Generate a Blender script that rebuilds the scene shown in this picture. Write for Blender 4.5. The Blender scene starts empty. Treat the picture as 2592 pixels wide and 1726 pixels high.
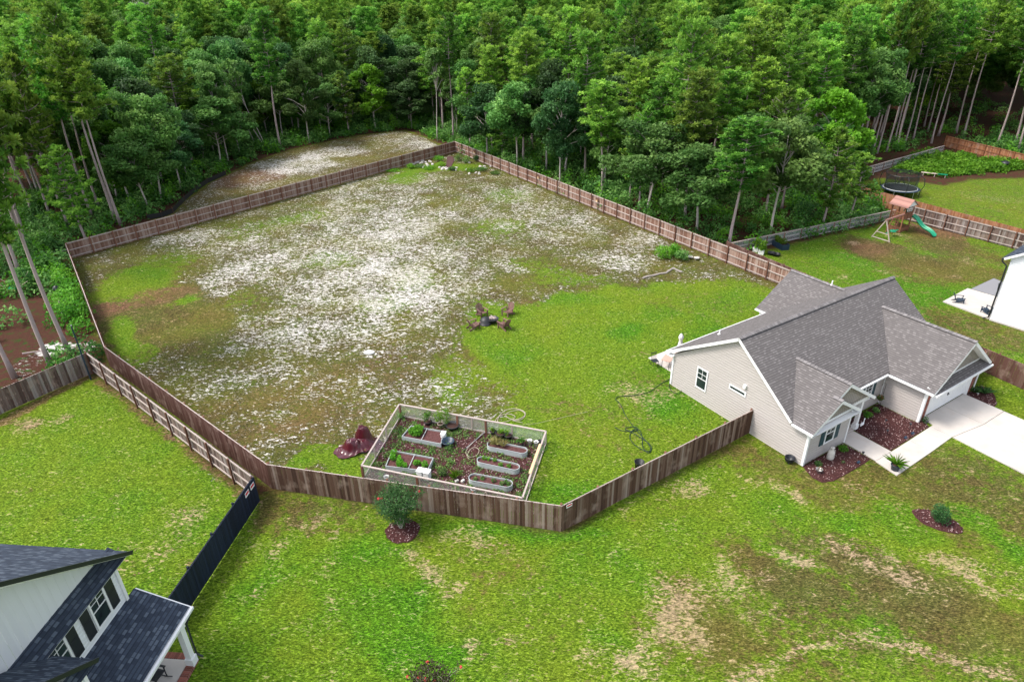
import bpy, math, random
import numpy as np
from mathutils import Vector, Matrix
R=math.radians; PI=math.pi
sc=bpy.context.scene; COL=sc.collection
# ------------------------------------------------------------------ camera, sky, sun, exposure
CAMH=26.1; PITCH=0.50283; ROLL=-0.01741; F=1691.7; CX,CY=1296.,863.
cd=bpy.data.cameras.new('camera'); cam=bpy.data.objects.new('camera',cd); COL.objects.link(cam)
_f=Vector((0,math.cos(PITCH),-math.sin(PITCH))); _r=Vector((1,0,0)); _u=_r.cross(_f)
_r2=_r*math.cos(ROLL)+_u*math.sin(ROLL); _u2=-_r*math.sin(ROLL)+_u*math.cos(ROLL)
cam.matrix_world=Matrix(((_r2.x,_u2.x,-_f.x,0),(_r2.y,_u2.y,-_f.y,0),(_r2.z,_u2.z,-_f.z,CAMH),(0,0,0,1)))
cd.sensor_width=36; cd.lens=36*F/2592; cd.clip_start=.5; cd.clip_end=3000
sc.camera=cam
sc.render.resolution_x=1024; sc.render.resolution_y=681
SUN_EL=R(56); SUN_AZ=R(-95)      # azimuth: clockwise from +Y (sun stands far left)
w=bpy.data.worlds.new('World'); sc.world=w; w.use_nodes=True
nt=w.node_tree; bg=nt.nodes['Background']; sk=nt.nodes.new('ShaderNodeTexSky'); sk.sky_type='NISHITA'
sk.sun_disc=False; sk.sun_elevation=SUN_EL; sk.sun_rotation=SUN_AZ; sk.dust_density=2.5; sk.air_density=1.0
hsv=nt.nodes.new('ShaderNodeHueSaturation'); hsv.inputs['Saturation'].default_value=.45; nt.links.new(sk.outputs[0],hsv.inputs['Color']); nt.links.new(hsv.outputs[0],bg.inputs[0]); bg.inputs[1].default_value=0.15
sl=bpy.data.lights.new('sun','SUN'); sl.energy=1.5; sl.angle=R(16); sl.color=(1,.94,.86)
so=bpy.data.objects.new('sun',sl); COL.objects.link(so)
sd=Vector((math.sin(SUN_AZ)*math.cos(SUN_EL),math.cos(SUN_AZ)*math.cos(SUN_EL),math.sin(SUN_EL)))
so.rotation_euler=sd.to_track_quat('Z','Y').to_euler(); so.location=(0,0,60)
sc.view_settings.view_transform='Standard'; sc.view_settings.look='None'; sc.view_settings.gamma=1
sc.view_settings.exposure=1.3
# ------------------------------------------------------------------ helpers
def G(px,py,z=0.):
    d=_f+_r2*((px-CX)/F)-_u2*((py-CY)/F); t=(z-CAMH)/d.z
    return (d.x*t,d.y*t)
def PX(x,y,z=0.):
    v=Vector((x,y,z-CAMH)); k=F/max(v.dot(_f),.1); return (CX+v.dot(_r2)*k, CY-v.dot(_u2)*k)
rng=np.random.default_rng(7); rnd=random.Random(5)
def tag(o,label=None,cat=None,group=None,kind=None):
    if label: o['label']=label
    if cat: o['category']=cat
    if group: o['group']=group
    if kind: o['kind']=kind
    return o
def empty(name,loc,rz=0,**k):
    o=bpy.data.objects.new(name,None); COL.objects.link(o); o.location=loc; o.rotation_euler=(0,0,rz); o.empty_display_size=.2
    return tag(o,**k)
class MB:
    def __init__(s): s.v=[];s.f=[];s.r=[];s.m=[];s.uv={}
    def add(s,vs,fs,r=None,m=0):
        n=len(s.v); s.v+= [tuple(v) for v in vs]
        for f in fs:
            s.f.append(tuple(n+i for i in f)); s.r.append(rnd.random() if r is None else r); s.m.append(m)
        return s
    def box(s,c,d,rz=0,r=None,m=0,tilt=None):
        x,y,z=[q/2 for q in d]; M=Matrix.Rotation(rz,3,'Z')
        if tilt: M=M@Matrix.Rotation(tilt[0],3,'X')@Matrix.Rotation(tilt[1],3,'Y')
        P=[Vector(c)+M@Vector((a*x,b*y,e*z)) for a in(-1,1) for b in(-1,1) for e in(-1,1)]
        r=rnd.random() if r is None else r
        return s.add(P,[(0,1,3,2),(4,6,7,5),(0,4,5,1),(2,3,7,6),(0,2,6,4),(1,5,7,3)],r,m)
    def bar(s,p0,p1,w,h,r=None,m=0,up=(0,0,1)):
        p0=Vector(p0);p1=Vector(p1);d=(p1-p0).normalized();u=Vector(up)
        if abs(d.dot(u))>.98:u=Vector((1,0,0))
        a=d.cross(u).normalized()*w/2;b=a.cross(d).normalized()*h/2
        P=[p0-a-b,p0+a-b,p0+a+b,p0-a+b,p1-a-b,p1+a-b,p1+a+b,p1-a+b]
        r=rnd.random() if r is None else r
        return s.add(P,[(3,2,1,0),(4,5,6,7),(0,1,5,4),(1,2,6,5),(2,3,7,6),(3,0,4,7)],r,m)
    def tube(s,pts,rad,n=8,r=None,m=0,cap=True):
        pts=[Vector(p) for p in pts]; rads=rad if isinstance(rad,(list,tuple)) else [rad]*len(pts)
        r=rnd.random() if r is None else r; V=[];Fc=[]; pa=None
        for i,p in enumerate(pts):
            d=(pts[min(i+1,len(pts)-1)]-pts[max(i-1,0)]).normalized()
            ref=Vector((0,0,1)) if abs(d.z)<.95 else Vector((1,0,0))
            a=d.cross(ref).normalized() if pa is None else (pa-d*pa.dot(d)).normalized(); pa=a; b=d.cross(a)
            for k in range(n):
                t=2*PI*k/n; V.append(p+(a*math.cos(t)+b*math.sin(t))*rads[i])
        for i in range(len(pts)-1):
            for k in range(n):
                k2=(k+1)%n; Fc.append((i*n+k,i*n+k2,(i+1)*n+k2,(i+1)*n+k))
        if cap: Fc+= [tuple(range(n))[::-1],tuple((len(pts)-1)*n+k for k in range(n))]
        return s.add(V,Fc,r,m)
    def lathe(s,prof,c=(0,0,0),n=20,r=.5,m=0,sx=1,sy=1,closed=False):
        V=[];Fc=[]
        for (q,z) in prof:
            for k in range(n):
                t=2*PI*k/n; V.append((c[0]+q*math.cos(t)*sx,c[1]+q*math.sin(t)*sy,c[2]+z))
        L=len(prof)
        for i in range(L-1):
            for k in range(n):
                k2=(k+1)%n; Fc.append((i*n+k,i*n+k2,(i+1)*n+k2,(i+1)*n+k))
        if closed: Fc+= [tuple(range(n))[::-1],tuple((L-1)*n+k for k in range(n))]
        return s.add(V,Fc,r,m)
    def poly(s,P,r=None,m=0): return s.add(P,[tuple(range(len(P)))],r,m)
    def slab(s,P,th,m=0,ms=1,r=.5):
        """roof slope: polygon P (top face) with real thickness; UVs in metres along eave / up slope"""
        P=[Vector(p) for p in P]; n=Vector((0,0,0))
        for i in range(len(P)):
            a=P[i];b=P[(i+1)%len(P)]; n+=a.cross(b)
        n.normalize()
        if n.z<0: P=P[::-1]; n=-n
        e=Vector((0,0,1)).cross(n).normalized(); u=n.cross(e); Q=[p-n*th for p in P]; k=len(P); base=len(s.f)
        s.add(P,[tuple(range(k))],r,m); s.uv[base]=[(p.dot(e),p.dot(u)) for p in P]
        s.add(Q,[tuple(range(k))[::-1]],r,ms)
        for i in range(k):
            j=(i+1)%k; s.add([P[i],Q[i],Q[j],P[j]],[(0,1,2,3)],r,ms)
        return s
    def leaves(s,C,size,up=.3,asp=.6,r=None,m=0,R_=None):
        """C: (n,3) centres; a small rhombus leaf (4 verts) at each"""
        g=R_ or rng; C=np.asarray(C,float); n=len(C)
        nn=g.normal(size=(n,3)); nn[:,2]=np.abs(nn[:,2])+up; nn/=np.linalg.norm(nn,axis=1)[:,None]
        t=g.normal(size=(n,3)); a=np.cross(nn,t); a/=np.linalg.norm(a,axis=1)[:,None]; b=np.cross(nn,a)
        sz=(size*g.uniform(.6,1.3,n))[:,None]
        V=np.stack([C-a*sz,C-b*sz*asp,C+a*sz,C+b*sz*asp],1).reshape(-1,3)
        rr=g.random(n) if r is None else np.clip(np.asarray(r)+g.normal(0,.08,n),0,1)
        k=len(s.v); s.v+=V.tolist(); s.f+=[(k+4*i,k+4*i+1,k+4*i+2,k+4*i+3) for i in range(n)]; s.r+=list(rr); s.m+=[m]*n
        return s
    def mesh(s,name,mats,smooth=False):
        me=bpy.data.meshes.new(name); me.from_pydata(s.v,[],s.f)
        for mt in (mats if isinstance(mats,(list,tuple)) else [mats]): me.materials.append(mt)
        me.polygons.foreach_set('material_index',s.m)
        at=me.attributes.new('rnd','FLOAT','FACE'); at.data.foreach_set('value',[float(x) for x in s.r])
        if s.uv:
            ul=me.uv_layers.new(name='UVMap')
            for fi,uvs in s.uv.items():
                ls=me.polygons[fi].loop_start
                for k,q in enumerate(uvs): ul.data[ls+k].uv=q
        if smooth: me.polygons.foreach_set('use_smooth',[True]*len(me.polygons))
        me.update(); return me
    def build(s,name,mats,parent=None,loc=(0,0,0),rz=0,smooth=False,bevel=0,**k):
        o=bpy.data.objects.new(name,s.mesh(name,mats,smooth)); COL.objects.link(o)
        o.location=loc; o.rotation_euler=(0,0,rz)
        if parent: o.parent=parent
        if bevel:
            b=o.modifiers.new('bevel','BEVEL'); b.width=bevel; b.segments=2; b.limit_method='ANGLE'
        return tag(o,**k)
def copy_thing(root,loc,rz=0,scale=None,**k):
    c=root.copy(); COL.objects.link(c); c.location=loc; c.rotation_euler=(0,0,rz)
    if scale is not None: c.scale=scale if isinstance(scale,tuple) else (scale,)*3
    for ch in list(root.children):
        d=ch.copy(); COL.objects.link(d); d.parent=c
        for g2 in list(ch.children):
            e=g2.copy(); COL.objects.link(e); e.parent=d
    for q in('label','group','category'):
        if q in k: c[q]=k[q]
    return c
# ------------------------------------------------------------------ materials
class N:
    def __init__(s,name):
        s.m=bpy.data.materials.new(name); s.m.use_nodes=True; s.t=s.m.node_tree; s.b=s.t.nodes['Principled BSDF']; s.o=s.t.nodes['Material Output']
    def n(s,ty,**k):
        q=s.t.nodes.new('ShaderNode'+ty)
        for a,b in k.items():
            if isinstance(a,str) and hasattr(q,a): setattr(q,a,b)
        return q
    def l(s,a,b): s.t.links.new(a,b)
    def math(s,op,a,b=None,clamp=False):
        q=s.n('Math',operation=op); q.use_clamp=clamp
        for i,x in enumerate((a,b)):
            if x is None: continue
            if hasattr(x,'links') or hasattr(x,'is_linked'): s.l(x,q.inputs[i])
            else: q.inputs[i].default_value=x
        return q.outputs[0]
    def mix(s,f,a,b,mode='MIX'):
        q=s.n('Mix',data_type='RGBA',blend_type=mode)
        for i,x in ((0,f),(6,a),(7,b)):
            if hasattr(x,'is_linked'): s.l(x,q.inputs[i])
            else: q.inputs[i].default_value=x if i==0 else (*x,1)
        return q.outputs[2]
    def noise(s,scale,detail=3,vec=None,rough=.55,dist=0):
        q=s.n('TexNoise'); q.inputs['Scale'].default_value=scale; q.inputs['Detail'].default_value=detail; q.inputs['Roughness'].default_value=rough; q.inputs['Distortion'].default_value=dist
        if vec is not None: s.l(vec,q.inputs['Vector'])
        return q.outputs['Fac']
    def ramp(s,fac,stops):
        q=s.n('ValToRGB'); s.l(fac,q.inputs[0]); e=q.color_ramp.elements
        while len(e)<len(stops): e.new(.5)
        for i,(p,c) in enumerate(stops): e[i].position=p; e[i].color=(*c,1) if len(c)==3 else c
        return q.outputs[0]
    def attr(s,nm,ty='GEOMETRY'):
        q=s.n('Attribute'); q.attribute_name=nm; q.attribute_type=ty; return q.outputs['Fac']
    def coord(s,sc_=(1,1,1),kind='Object',rot=0):
        c=s.n('TexCoord'); m=s.n('Mapping'); m.inputs['Scale'].default_value=sc_; m.inputs['Rotation'].default_value=(0,0,rot); s.l(c.outputs[kind],m.inputs['Vector']); return m.outputs[0]
    def bump(s,h,st=.3,d=.02):
        q=s.n('Bump'); q.inputs['Strength'].default_value=st; q.inputs['Distance'].default_value=d; s.l(h,q.inputs['Height']); s.l(q.outputs[0],s.b.inputs['Normal'])
    def done(s,col,rough=.8,spec=.3,metal=0):
        if hasattr(col,'is_linked'): s.l(col,s.b.inputs['Base Color'])
        else: s.b.inputs['Base Color'].default_value=(*col,1)
        s.b.inputs['Roughness'].default_value=rough; s.b.inputs['Specular IOR Level'].default_value=spec; s.b.inputs['Metallic'].default_value=metal
        return s.m
def sc_(c,k): return tuple(min(x*k,.95) for x in c)
def mk(name,c,rough=.7,var=.25,ns=6,rv=.2,bump=.15,metal=0,spec=.3,stretch=(1,1,1)):
    s=N(name); v=s.coord(stretch); n=s.noise(ns,5,v); a=s.mix(n,sc_(c,1-var),sc_(c,1+var))
    if rv: a=s.mix(s.attr('rnd'),sc_(c,1-rv),sc_(c,1+rv)) if False else s.mix(.5,a,s.mix(s.attr('rnd'),sc_(c,1-2*rv),sc_(c,1+2*rv)))
    if bump: s.bump(s.noise(ns*4,4,v),bump,.01)
    return s.done(a,rough,spec,metal)
def woodboard(name,stops,rough=.85,graink=1):
    """weathered boards: tone by board (face attribute), grain along the board"""
    s=N(name); v=s.coord((14,14,.7)); v2=s.coord((1.3,1.3,.9)); a=s.ramp(s.attr('rnd'),stops)
    g=s.noise(3.2,5,v,.65); a=s.mix(s.math('MULTIPLY',g,.75*graink),a,(.045,.028,.02))
    k=s.noise(1.1,4,v2); a=s.mix(s.ramp(k,[(.52,(0,0,0)),(.72,(.6,.6,.6))]),a,(.36,.27,.22))
    s.bump(g,.35,.01); return s.done(a,rough,.15)
M={}
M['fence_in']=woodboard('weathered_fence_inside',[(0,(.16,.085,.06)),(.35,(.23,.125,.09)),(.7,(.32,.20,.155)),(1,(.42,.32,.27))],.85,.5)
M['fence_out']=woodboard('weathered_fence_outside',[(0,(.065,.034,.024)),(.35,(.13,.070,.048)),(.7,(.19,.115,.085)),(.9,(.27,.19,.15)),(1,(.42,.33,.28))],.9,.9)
M['fence_dark']=woodboard('dark_stained_fence',[(0,(.10,.045,.035)),(.5,(.14,.066,.052)),(1,(.19,.11,.09))])
M['fence_grey']=woodboard('grey_weathered_fence',[(0,(.08,.05,.045)),(.35,(.16,.115,.10)),(.7,(.24,.19,.17)),(1,(.42,.38,.36))],.9,.9)
M['fence_red']=woodboard('new_red_fence',[(0,(.24,.095,.045)),(.5,(.33,.14,.07)),(1,(.44,.22,.12))],.85,.4)
M['fence_navy']=mk('navy_painted_fence',(.010,.016,.034),.6,.4,5,.35,.1,spec=.25)
M['rail']=mk('sun_bleached_rail',(.40,.335,.305),.8,.3,5,.15,.15)
M['rail_brown']=mk('brown_rail',(.20,.12,.09),.85,.35,5,.2,.15)
M['post']=mk('fence_post_wood',(.17,.078,.05),.85,.35,5,.25,.2)
M['post_pale']=mk('pale_post_wood',(.42,.35,.30),.85,.3,5,.2,.2)
M['pine_board']=mk('new_pine_board',(.62,.42,.24),.7,.15,6,.1,.1)
M['white']=mk('white_trim_paint',(.74,.74,.74),.5,.04,4,.03,0)
M['white_siding']=mk('white_siding',(.68,.69,.71),.55,.05,3,.03,0)
M['tan_siding']=mk('tan_vinyl_siding',(.40,.365,.345),.55,.05,3,.03,0)
M['gable_siding_shaded']=mk('gable_siding_shaded',(.30,.27,.235),.6,.08,3,.05,0)  # tan siding made darker: shade of the roof overhang put into the colour
M['black_metal']=mk('black_painted_metal',(.014,.016,.022),.45,.2,5,.1,0,spec=.5)
M['black_plastic']=mk('black_plastic',(.016,.017,.019),.5,.2,5,.1,0,spec=.5)
M['navy_plastic']=mk('dark_navy_plastic',(.012,.03,.055),.4,.2,5,.15,0,spec=.5)
M['white_plastic']=mk('white_plastic',(.78,.78,.76),.4,.05,5,.05,0,spec=.5)
M['galv']=mk('galvanised_steel',(.60,.62,.63),.35,.12,8,.1,.05,metal=.75)
M['bed_rim']=mk('pale_painted_steel',(.42,.455,.455),.45,.1,8,.1,.05,metal=.2)
M['soil']=mk('dark_soil',(.055,.03,.025),.95,.6,14,.3,.8,spec=.1)
M['bark_pine']=mk('pine_bark',(.36,.29,.275),.95,.6,5,.2,.6,spec=.1,stretch=(3,3,.8))
M['bark_pale']=mk('pale_bark',(.42,.38,.34),.9,.4,5,.2,.4,spec=.1,stretch=(2,2,1))
M['brick']=mk('red_brick',(.24,.085,.06),.85,.3,10,.35,.2)
M['mortar']=mk('mortar',(.45,.42,.38),.9,.1,10,.1,.1)
M['maroon']=mk('maroon_tarp',(.065,.006,.012),.25,.25,2,.05,.05,spec=.6)
M['green_plastic']=mk('green_plastic',(.0,.24,.12),.35,.15,4,.1,0,spec=.5)
M['teal_shutter']=mk('dark_teal_shutter',(.018,.055,.065),.5,.1,4,.1,0)
M['rubber']=mk('rubber_hose_green',(.012,.03,.022),.5,.2,4,.1,0)
M['hose_beige']=mk('beige_hose',(.42,.36,.28),.6,.2,4,.1,0)
M['wicker']=mk('brown_wicker',(.11,.05,.032),.8,.4,40,.3,.4)
M['cushion']=mk('white_cushion',(.72,.68,.66),.9,.05,8,.05,.05)
M['pink_top']=mk('terracotta_table_top',(.50,.30,.24),.7,.1,8,.05,.05)
M['chair_brown']=mk('weathered_brown_resin',(.155,.085,.072),.75,.35,9,.25,.1)
M['stone']=mk('pale_stone',(.50,.47,.43),.9,.3,6,.3,.4)
M['yellow']=mk('yellow_plastic',(.75,.62,.03),.5,.1,4,.1,0)
M['red_sign']=mk('red_sign_paint',(.55,.02,.03),.5,.1,4,.0,0)
M['playwood']=mk('red_brown_play_timber',(.20,.085,.05),.8,.35,7,.3,.2)
M['playroof']=mk('pink_brown_roof_boards',(.33,.17,.14),.8,.2,7,.3,.1)
M['flower']=mk('pink_red_blossom',(.62,.05,.07),.7,.2,7,.2,0)
M['net']=mk('black_net',(.01,.014,.016),.7,.1,5,0,0)
M['blue_tarp']=mk('dark_blue_grey_sheet',(.10,.13,.18),.5,.2,4,.1,0)
def glass():
    s=N('window_glass'); v=s.coord((1,1,1)); c=s.ramp(s.noise(1.5,2,v),[(.3,(.010,.016,.018)),(.75,(.03,.05,.045))]); return s.done(c,.12,.25)
M['glass']=glass()
def concrete(name,c):
    s=N(name); v=s.coord((1,1,1)); a=s.ramp(s.noise(.45,5,v,.6),[(.3,sc_(c,.82)),(.55,c),(.8,sc_(c,1.06))]); a=s.mix(s.ramp(s.noise(.9,3,v,.5,.6),[(.60,(0,0,0)),(.82,(.35,.35,.35))]),a,(.42,.30,.22))
    s.bump(s.noise(60,3,v),.1,.005); return s.done(a,.85,.2)
M['concrete']=concrete('pale_concrete',(.50,.46,.42))
M['gravel']=mk('grey_slab',(.20,.20,.215),.9,.2,14,.1,.3)
def shingle(name,dark,mid,light,mw=.35,rh=.145):
    s=N(name); uv=s.n('UVMap'); uv.uv_map='UVMap'
    b=s.n('TexBrick'); s.l(uv.outputs[0],b.inputs['Vector']); b.inputs['Color1'].default_value=(0,0,0,1); b.inputs['Color2'].default_value=(1,1,1,1); b.inputs['Mortar'].default_value=(.35,.35,.35,1)
    b.inputs['Scale'].default_value=1; b.inputs['Mortar Size'].default_value=.012; b.inputs['Brick Width'].default_value=mw; b.inputs['Row Height'].default_value=rh; b.inputs['Bias'].default_value=0; b.offset=.37; b.offset_frequency=3
    c=s.ramp(b.outputs[0],[(0,dark),(.30,dark),(.42,mid),(.72,mid),(.80,light),(1,light)])
    g=s.noise(.6,4,uv.outputs[0]); c=s.mix(s.math('MULTIPLY',g,.35),c,sc_(dark,.9)); 
    sp=s.n('SeparateXYZ'); s.l(uv.outputs[0],sp.inputs[0]); saw=s.math('FRACT',s.math('DIVIDE',sp.outputs[1],rh))
    line=s.math('GREATER_THAN',saw,.74); c=s.mix(s.math('MULTIPLY',line,.72),c,sc_(dark,.3))
    fine=s.noise(90,3,uv.outputs[0]); c=s.mix(.25,c,s.mix(fine,sc_(mid,.5),sc_(mid,1.6)))
    h=s.math('ADD',s.math('MULTIPLY',s.math('SUBTRACT',1.0,saw),1.0),s.math('MULTIPLY',b.outputs[0],.5)); s.bump(h,.5,.02)
    return s.done(c,.92,.15)
M['shingle']=shingle('grey_brown_shingles',(.115,.105,.103),(.142,.130,.127),(.205,.19,.186),.21,.15)
M['shingle_navy']=shingle('navy_charcoal_shingles',(.028,.036,.052),(.052,.066,.092),(.12,.145,.18),.24,.16)
def leafmat(name,a,b,c,trans=.4):
    """foliage: tone by leaf clump (face attribute) and by tree"""
    s=N(name); oi=s.n('ObjectInfo'); t=s.ramp(s.attr('rnd'),[(0,a),(.5,b),(1,c)])  # brightest stop paints highlights onto the leaf tips
    hs=s.n('HueSaturation'); s.l(t,hs.inputs['Color']); s.l(s.math('ADD',s.math('MULTIPLY',oi.outputs['Random'],.045),.478),hs.inputs['Hue'])
    r2=s.math('FRACT',s.math('MULTIPLY',oi.outputs['Random'],7.3)); s.l(s.math('ADD',s.math('MULTIPLY',r2,.75),.62),hs.inputs['Value'])
    hs.inputs['Saturation'].default_value=1.0
    s.l(hs.outputs[0],s.b.inputs['Base Color']); s.b.inputs['Roughness'].default_value=.6; s.b.inputs['Specular IOR Level'].default_value=.25
    tr=s.n('BsdfTranslucent'); s.l(hs.outputs[0],tr.inputs[0]); mx=s.n('MixShader'); mx.inputs[0].default_value=trans
    s.l(s.b.outputs[0],mx.inputs[1]); s.l(tr.outputs[0],mx.inputs[2]); s.l(mx.outputs[0],s.o.inputs[0]); return s.m
M['pine']=leafmat('pine_needles',(.022,.080,.010),(.085,.225,.022),(.27,.46,.06))
M['broad']=leafmat('broadleaf_foliage',(.022,.075,.016),(.075,.19,.035),(.21,.37,.09))
M['bright']=leafmat('bright_green_foliage',(.04,.13,.008),(.095,.25,.012),(.19,.38,.03))
M['dark_leaf']=leafmat('dark_green_foliage',(.018,.058,.018),(.045,.115,.03),(.11,.21,.06))
M['dead']=mk('bare_grey_twigs',(.34,.32,.30),.9,.2,5,.2,.1)
def meshmat():
    s=N('wire_mesh'); v=s.coord((1,1,1)); sp=s.n('SeparateXYZ'); s.l(v,sp.inputs[0])
    def ln(o): return s.math('LESS_THAN',s.math('FRACT',s.math('MULTIPLY',o,20.)),.17)
    f=s.math('MAXIMUM',ln(sp.outputs[0]),ln(sp.outputs[2])); s.b.inputs['Base Color'].default_value=(.62,.65,.68,1); s.b.inputs['Metallic'].default_value=.3; s.b.inputs['Roughness'].default_value=.5
    tr=s.n('BsdfTransparent'); mx=s.n('MixShader'); s.l(f,mx.inputs[0]); s.l(tr.outputs[0],mx.inputs[1]); s.l(s.b.outputs[0],mx.inputs[2]); s.l(mx.outputs[0],s.o.inputs[0]); return s.m
M['wire']=meshmat()
def netmat():
    s=N('safety_net'); s.b.inputs['Base Color'].default_value=(.012,.02,.022,1)
    v=s.coord((1,1,1)); sp=s.n('SeparateXYZ'); s.l(v,sp.inputs[0]); f=s.math('LESS_THAN',s.math('FRACT',s.math('MULTIPLY',sp.outputs[2],25.)),.45)
    tr=s.n('BsdfTransparent'); mx=s.n('MixShader'); s.l(f,mx.inputs[0]); s.l(tr.outputs[0],mx.inputs[1]); s.l(s.b.outputs[0],mx.inputs[2]); s.l(mx.outputs[0],s.o.inputs[0]); return s.m
M['netting']=netmat()
#@@GROUND
# ------------------------------------------------------------------ ground: one sheet, tone zones carried by vertex attributes
def zp(z,x,y):
    """zoom-frame pixel -> photograph pixel"""
    o={1:(0,0),2:(864,0),3:(1728,0),4:(0,575),5:(864,575),6:(1728,575),7:(0,1150),8:(864,1150),9:(1728,1150)}[z]
    k=2.7257 if z<7 else 2.722
    return (o[0]+x/k,o[1]+y/k)
D=1.1007
def dp(x,y): return (x*D,y*D)
FL=G(178,655.7); FF=(-8.93,113.4); FG=(25.9,56.6); FD=G(261.2,875.8,1.83); FC=G(688.8,1236.3); FA=G(1420.6,1344.7); FB=G(1896.8,1095.2)
SS=G(238.5,943); ST=G(657.6,1267.6)
YARD=[FL,FF,FG,(24.5,46),FB,FA,FC,FD]
CLEAR=[G(*dp(x,y)) for x,y in((150,600),(300,525),(400,488),(430,455),(480,422),(560,382),(640,352),(700,338),(790,318),(850,308),(930,300),(985,318),(1010,332),(1045,352))]
RYARD=[(22.5,64.3),G(2264,560),G(2245,500),G(2130,500),G(2135,470),G(2230,452),G(2400,470),G(2460,455),G(2592,452),(130,100),(130,0),(40,0),(34,42)]
def inpoly(X,Y,P):
    c=np.zeros(X.shape,bool); n=len(P)
    for i in range(n):
        x1,y1=P[i];x2,y2=P[(i+1)%n]
        if y1==y2: continue
        k=((y1>Y)!=(y2>Y))&(X<(x2-x1)*(Y-y1)/(y2-y1)+x1); c^=k
    return c
def dseg(X,Y,P,closed=False):
    d=np.full(X.shape,1e9); n=len(P)
    for i in range(n if closed else n-1):
        x1,y1=P[i];x2,y2=P[(i+1)%n]; L=max((x2-x1)**2+(y2-y1)**2,1e-6)
        t=np.clip(((X-x1)*(x2-x1)+(Y-y1)*(y2-y1))/L,0,1); d=np.minimum(d,np.hypot(X-x1-t*(x2-x1),Y-y1-t*(y2-y1)))
    return d
def sdf(X,Y,P): return np.where(inpoly(X,Y,P),1,-1)*dseg(X,Y,P,True)
_pt=np.random.default_rng(11).random((256,256))
def vn(X,Y,s,o=0):
    x=X/s+o*17.3;y=Y/s+o*9.7;i=np.floor(x).astype(int);j=np.floor(y).astype(int);fx=x-i;fy=y-j;fx=fx*fx*(3-2*fx);fy=fy*fy*(3-2*fy)
    g=lambda a,b:_pt[a%256,b%256]
    return g(i,j)*(1-fx)*(1-fy)+g(i+1,j)*fx*(1-fy)+g(i,j+1)*(1-fx)*fy+g(i+1,j+1)*fx*fy
def fbm(X,Y,s,o=0): return (vn(X,Y,s,o)+.5*vn(X,Y,s/2,o+1)+.25*vn(X,Y,s/4,o+2))/1.75-.5
def sm(x,a,b): t=np.clip((x-a)/(b-a),0,1); return t*t*(3-2*t)
xs=np.concatenate([-np.geomspace(900,62,24),np.arange(-60,70,.4),np.geomspace(72,900,24)])
ys=np.concatenate([[-300,-80,-20,0,5,10],np.arange(12,60,.3),np.arange(60,135,.5),np.geomspace(138,1400,30)])
GX,GY=np.meshgrid(xs,ys); X=GX.ravel();Y=GY.ravel()
WX=X+fbm(X,Y,3,5)*3; WY=Y+fbm(X,Y,3,8)*3
def blob(x,y,rx,ry,sharp=.5):
    """soft ellipse given in 2355-wide picture units, turned into a patch of real size on the ground"""
    cx,cy=G(x*D,y*D); dist=math.sqrt(cx*cx+cy*cy+CAMH**2); sx=rx*D*dist/F; sy=ry*D*dist/F/(CAMH/dist)
    az=math.atan2(cx,cy); dx=(WX-cx)*math.cos(az)-(WY-cy)*math.sin(az); dy=(WX-cx)*math.sin(az)+(WY-cy)*math.cos(az)
    d=np.sqrt((dx/sx)**2+(dy/sy)**2); return 1-sm(d,sharp,1.35)
def stroke(pts,w,jit=1.):
    P=[G(x*D,y*D) for x,y in pts]; X2=X+fbm(X,Y,1.5,3)*1.2*jit; Y2=Y+fbm(X,Y,1.5,4)*1.2*jit
    return 1-sm(dseg(X2,Y2,P),w*.4,w)
yard=sm(sdf(X+fbm(X,Y,1,1)*.5,Y,YARD),-.25,.25)
DP=lambda L:[G(x*D,y*D) for x,y in L]
LUSH=DP([(1530,640),(1400,662),(1290,672),(1200,690),(1110,705),(1105,760),(1130,830),(1165,900),(1185,960),(1120,985),(1000,1010),(860,1030),(640,1040),(600,1075),(640,1090),(1290,1200),(1750,1000),(1800,650)])
lush=sm(sdf(X+fbm(X,Y,5,2)*6,Y+fbm(X,Y,5,3)*6,LUSH),-1.2,1.6)
forest0=np.ones(X.shape)
open_=np.maximum.reduce([sdf(X,Y,YARD),sdf(X,Y,CLEAR),sdf(X,Y,RYARD),sdf(X,Y,[SS,ST,FC,FA,FB,(25,46),(34,42),(130,-40),(130,-200),(-130,-200),(-130,-10),G(0,1049)]),])
open_=np.maximum(open_,sdf(X,Y,[FG,(22.5,64.3),(40,40),(25,46)]))
forest=1-sm(open_+fbm(X,Y,2,6)*1.2,-.6,.5)
S=np.zeros(X.shape);DR=np.zeros(X.shape);LU_SHADE=np.zeros(X.shape);PK=np.zeros(X.shape);BR=np.zeros(X.shape)
# big yard: dry, sandy
S+=yard*(1-lush)*.17; DR+=yard*(1-lush)*.86
for a in [(760,560,190,90,.30),(900,620,210,120,.36),(1010,560,160,90,.25),(780,700,210,80,.34),(640,620,170,70,.25),(870,470,120,60,.25),(1180,470,160,50,.30),(1290,520,150,50,.24),(1050,470,90,40,.16),(500,560,80,28,.28),(400,562,60,18,.40),(1420,600,60,24,.22),(880,640,120,50,.16),(1180,610,28,14,.5),(1425,615,26,10,.45),(510,650,60,40,.15),(700,790,150,50,.2),(860,800,80,40,.14),(540,890,50,30,.16),(590,960,60,30,.2),(640,1000,50,22,.3),(760,890,60,30,.16),(850,905,60,25,.16),(1000,900,80,60,.16),(1090,920,90,70,.2),(1155,915,30,10,.3),(980,1000,80,20,.2),(680,865,40,20,.16),(1000,420,140,20,.2),(1160,400,40,14,.35),(1480,560,60,30,.2),(1500,545,50,20,.35),(400,540,50,12,.3),(230,590,50,15,.2),(840,822,28,8,.6),(1065,840,25,20,.22)]:
    S+=blob(*a[:4])*a[4]*yard
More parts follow.
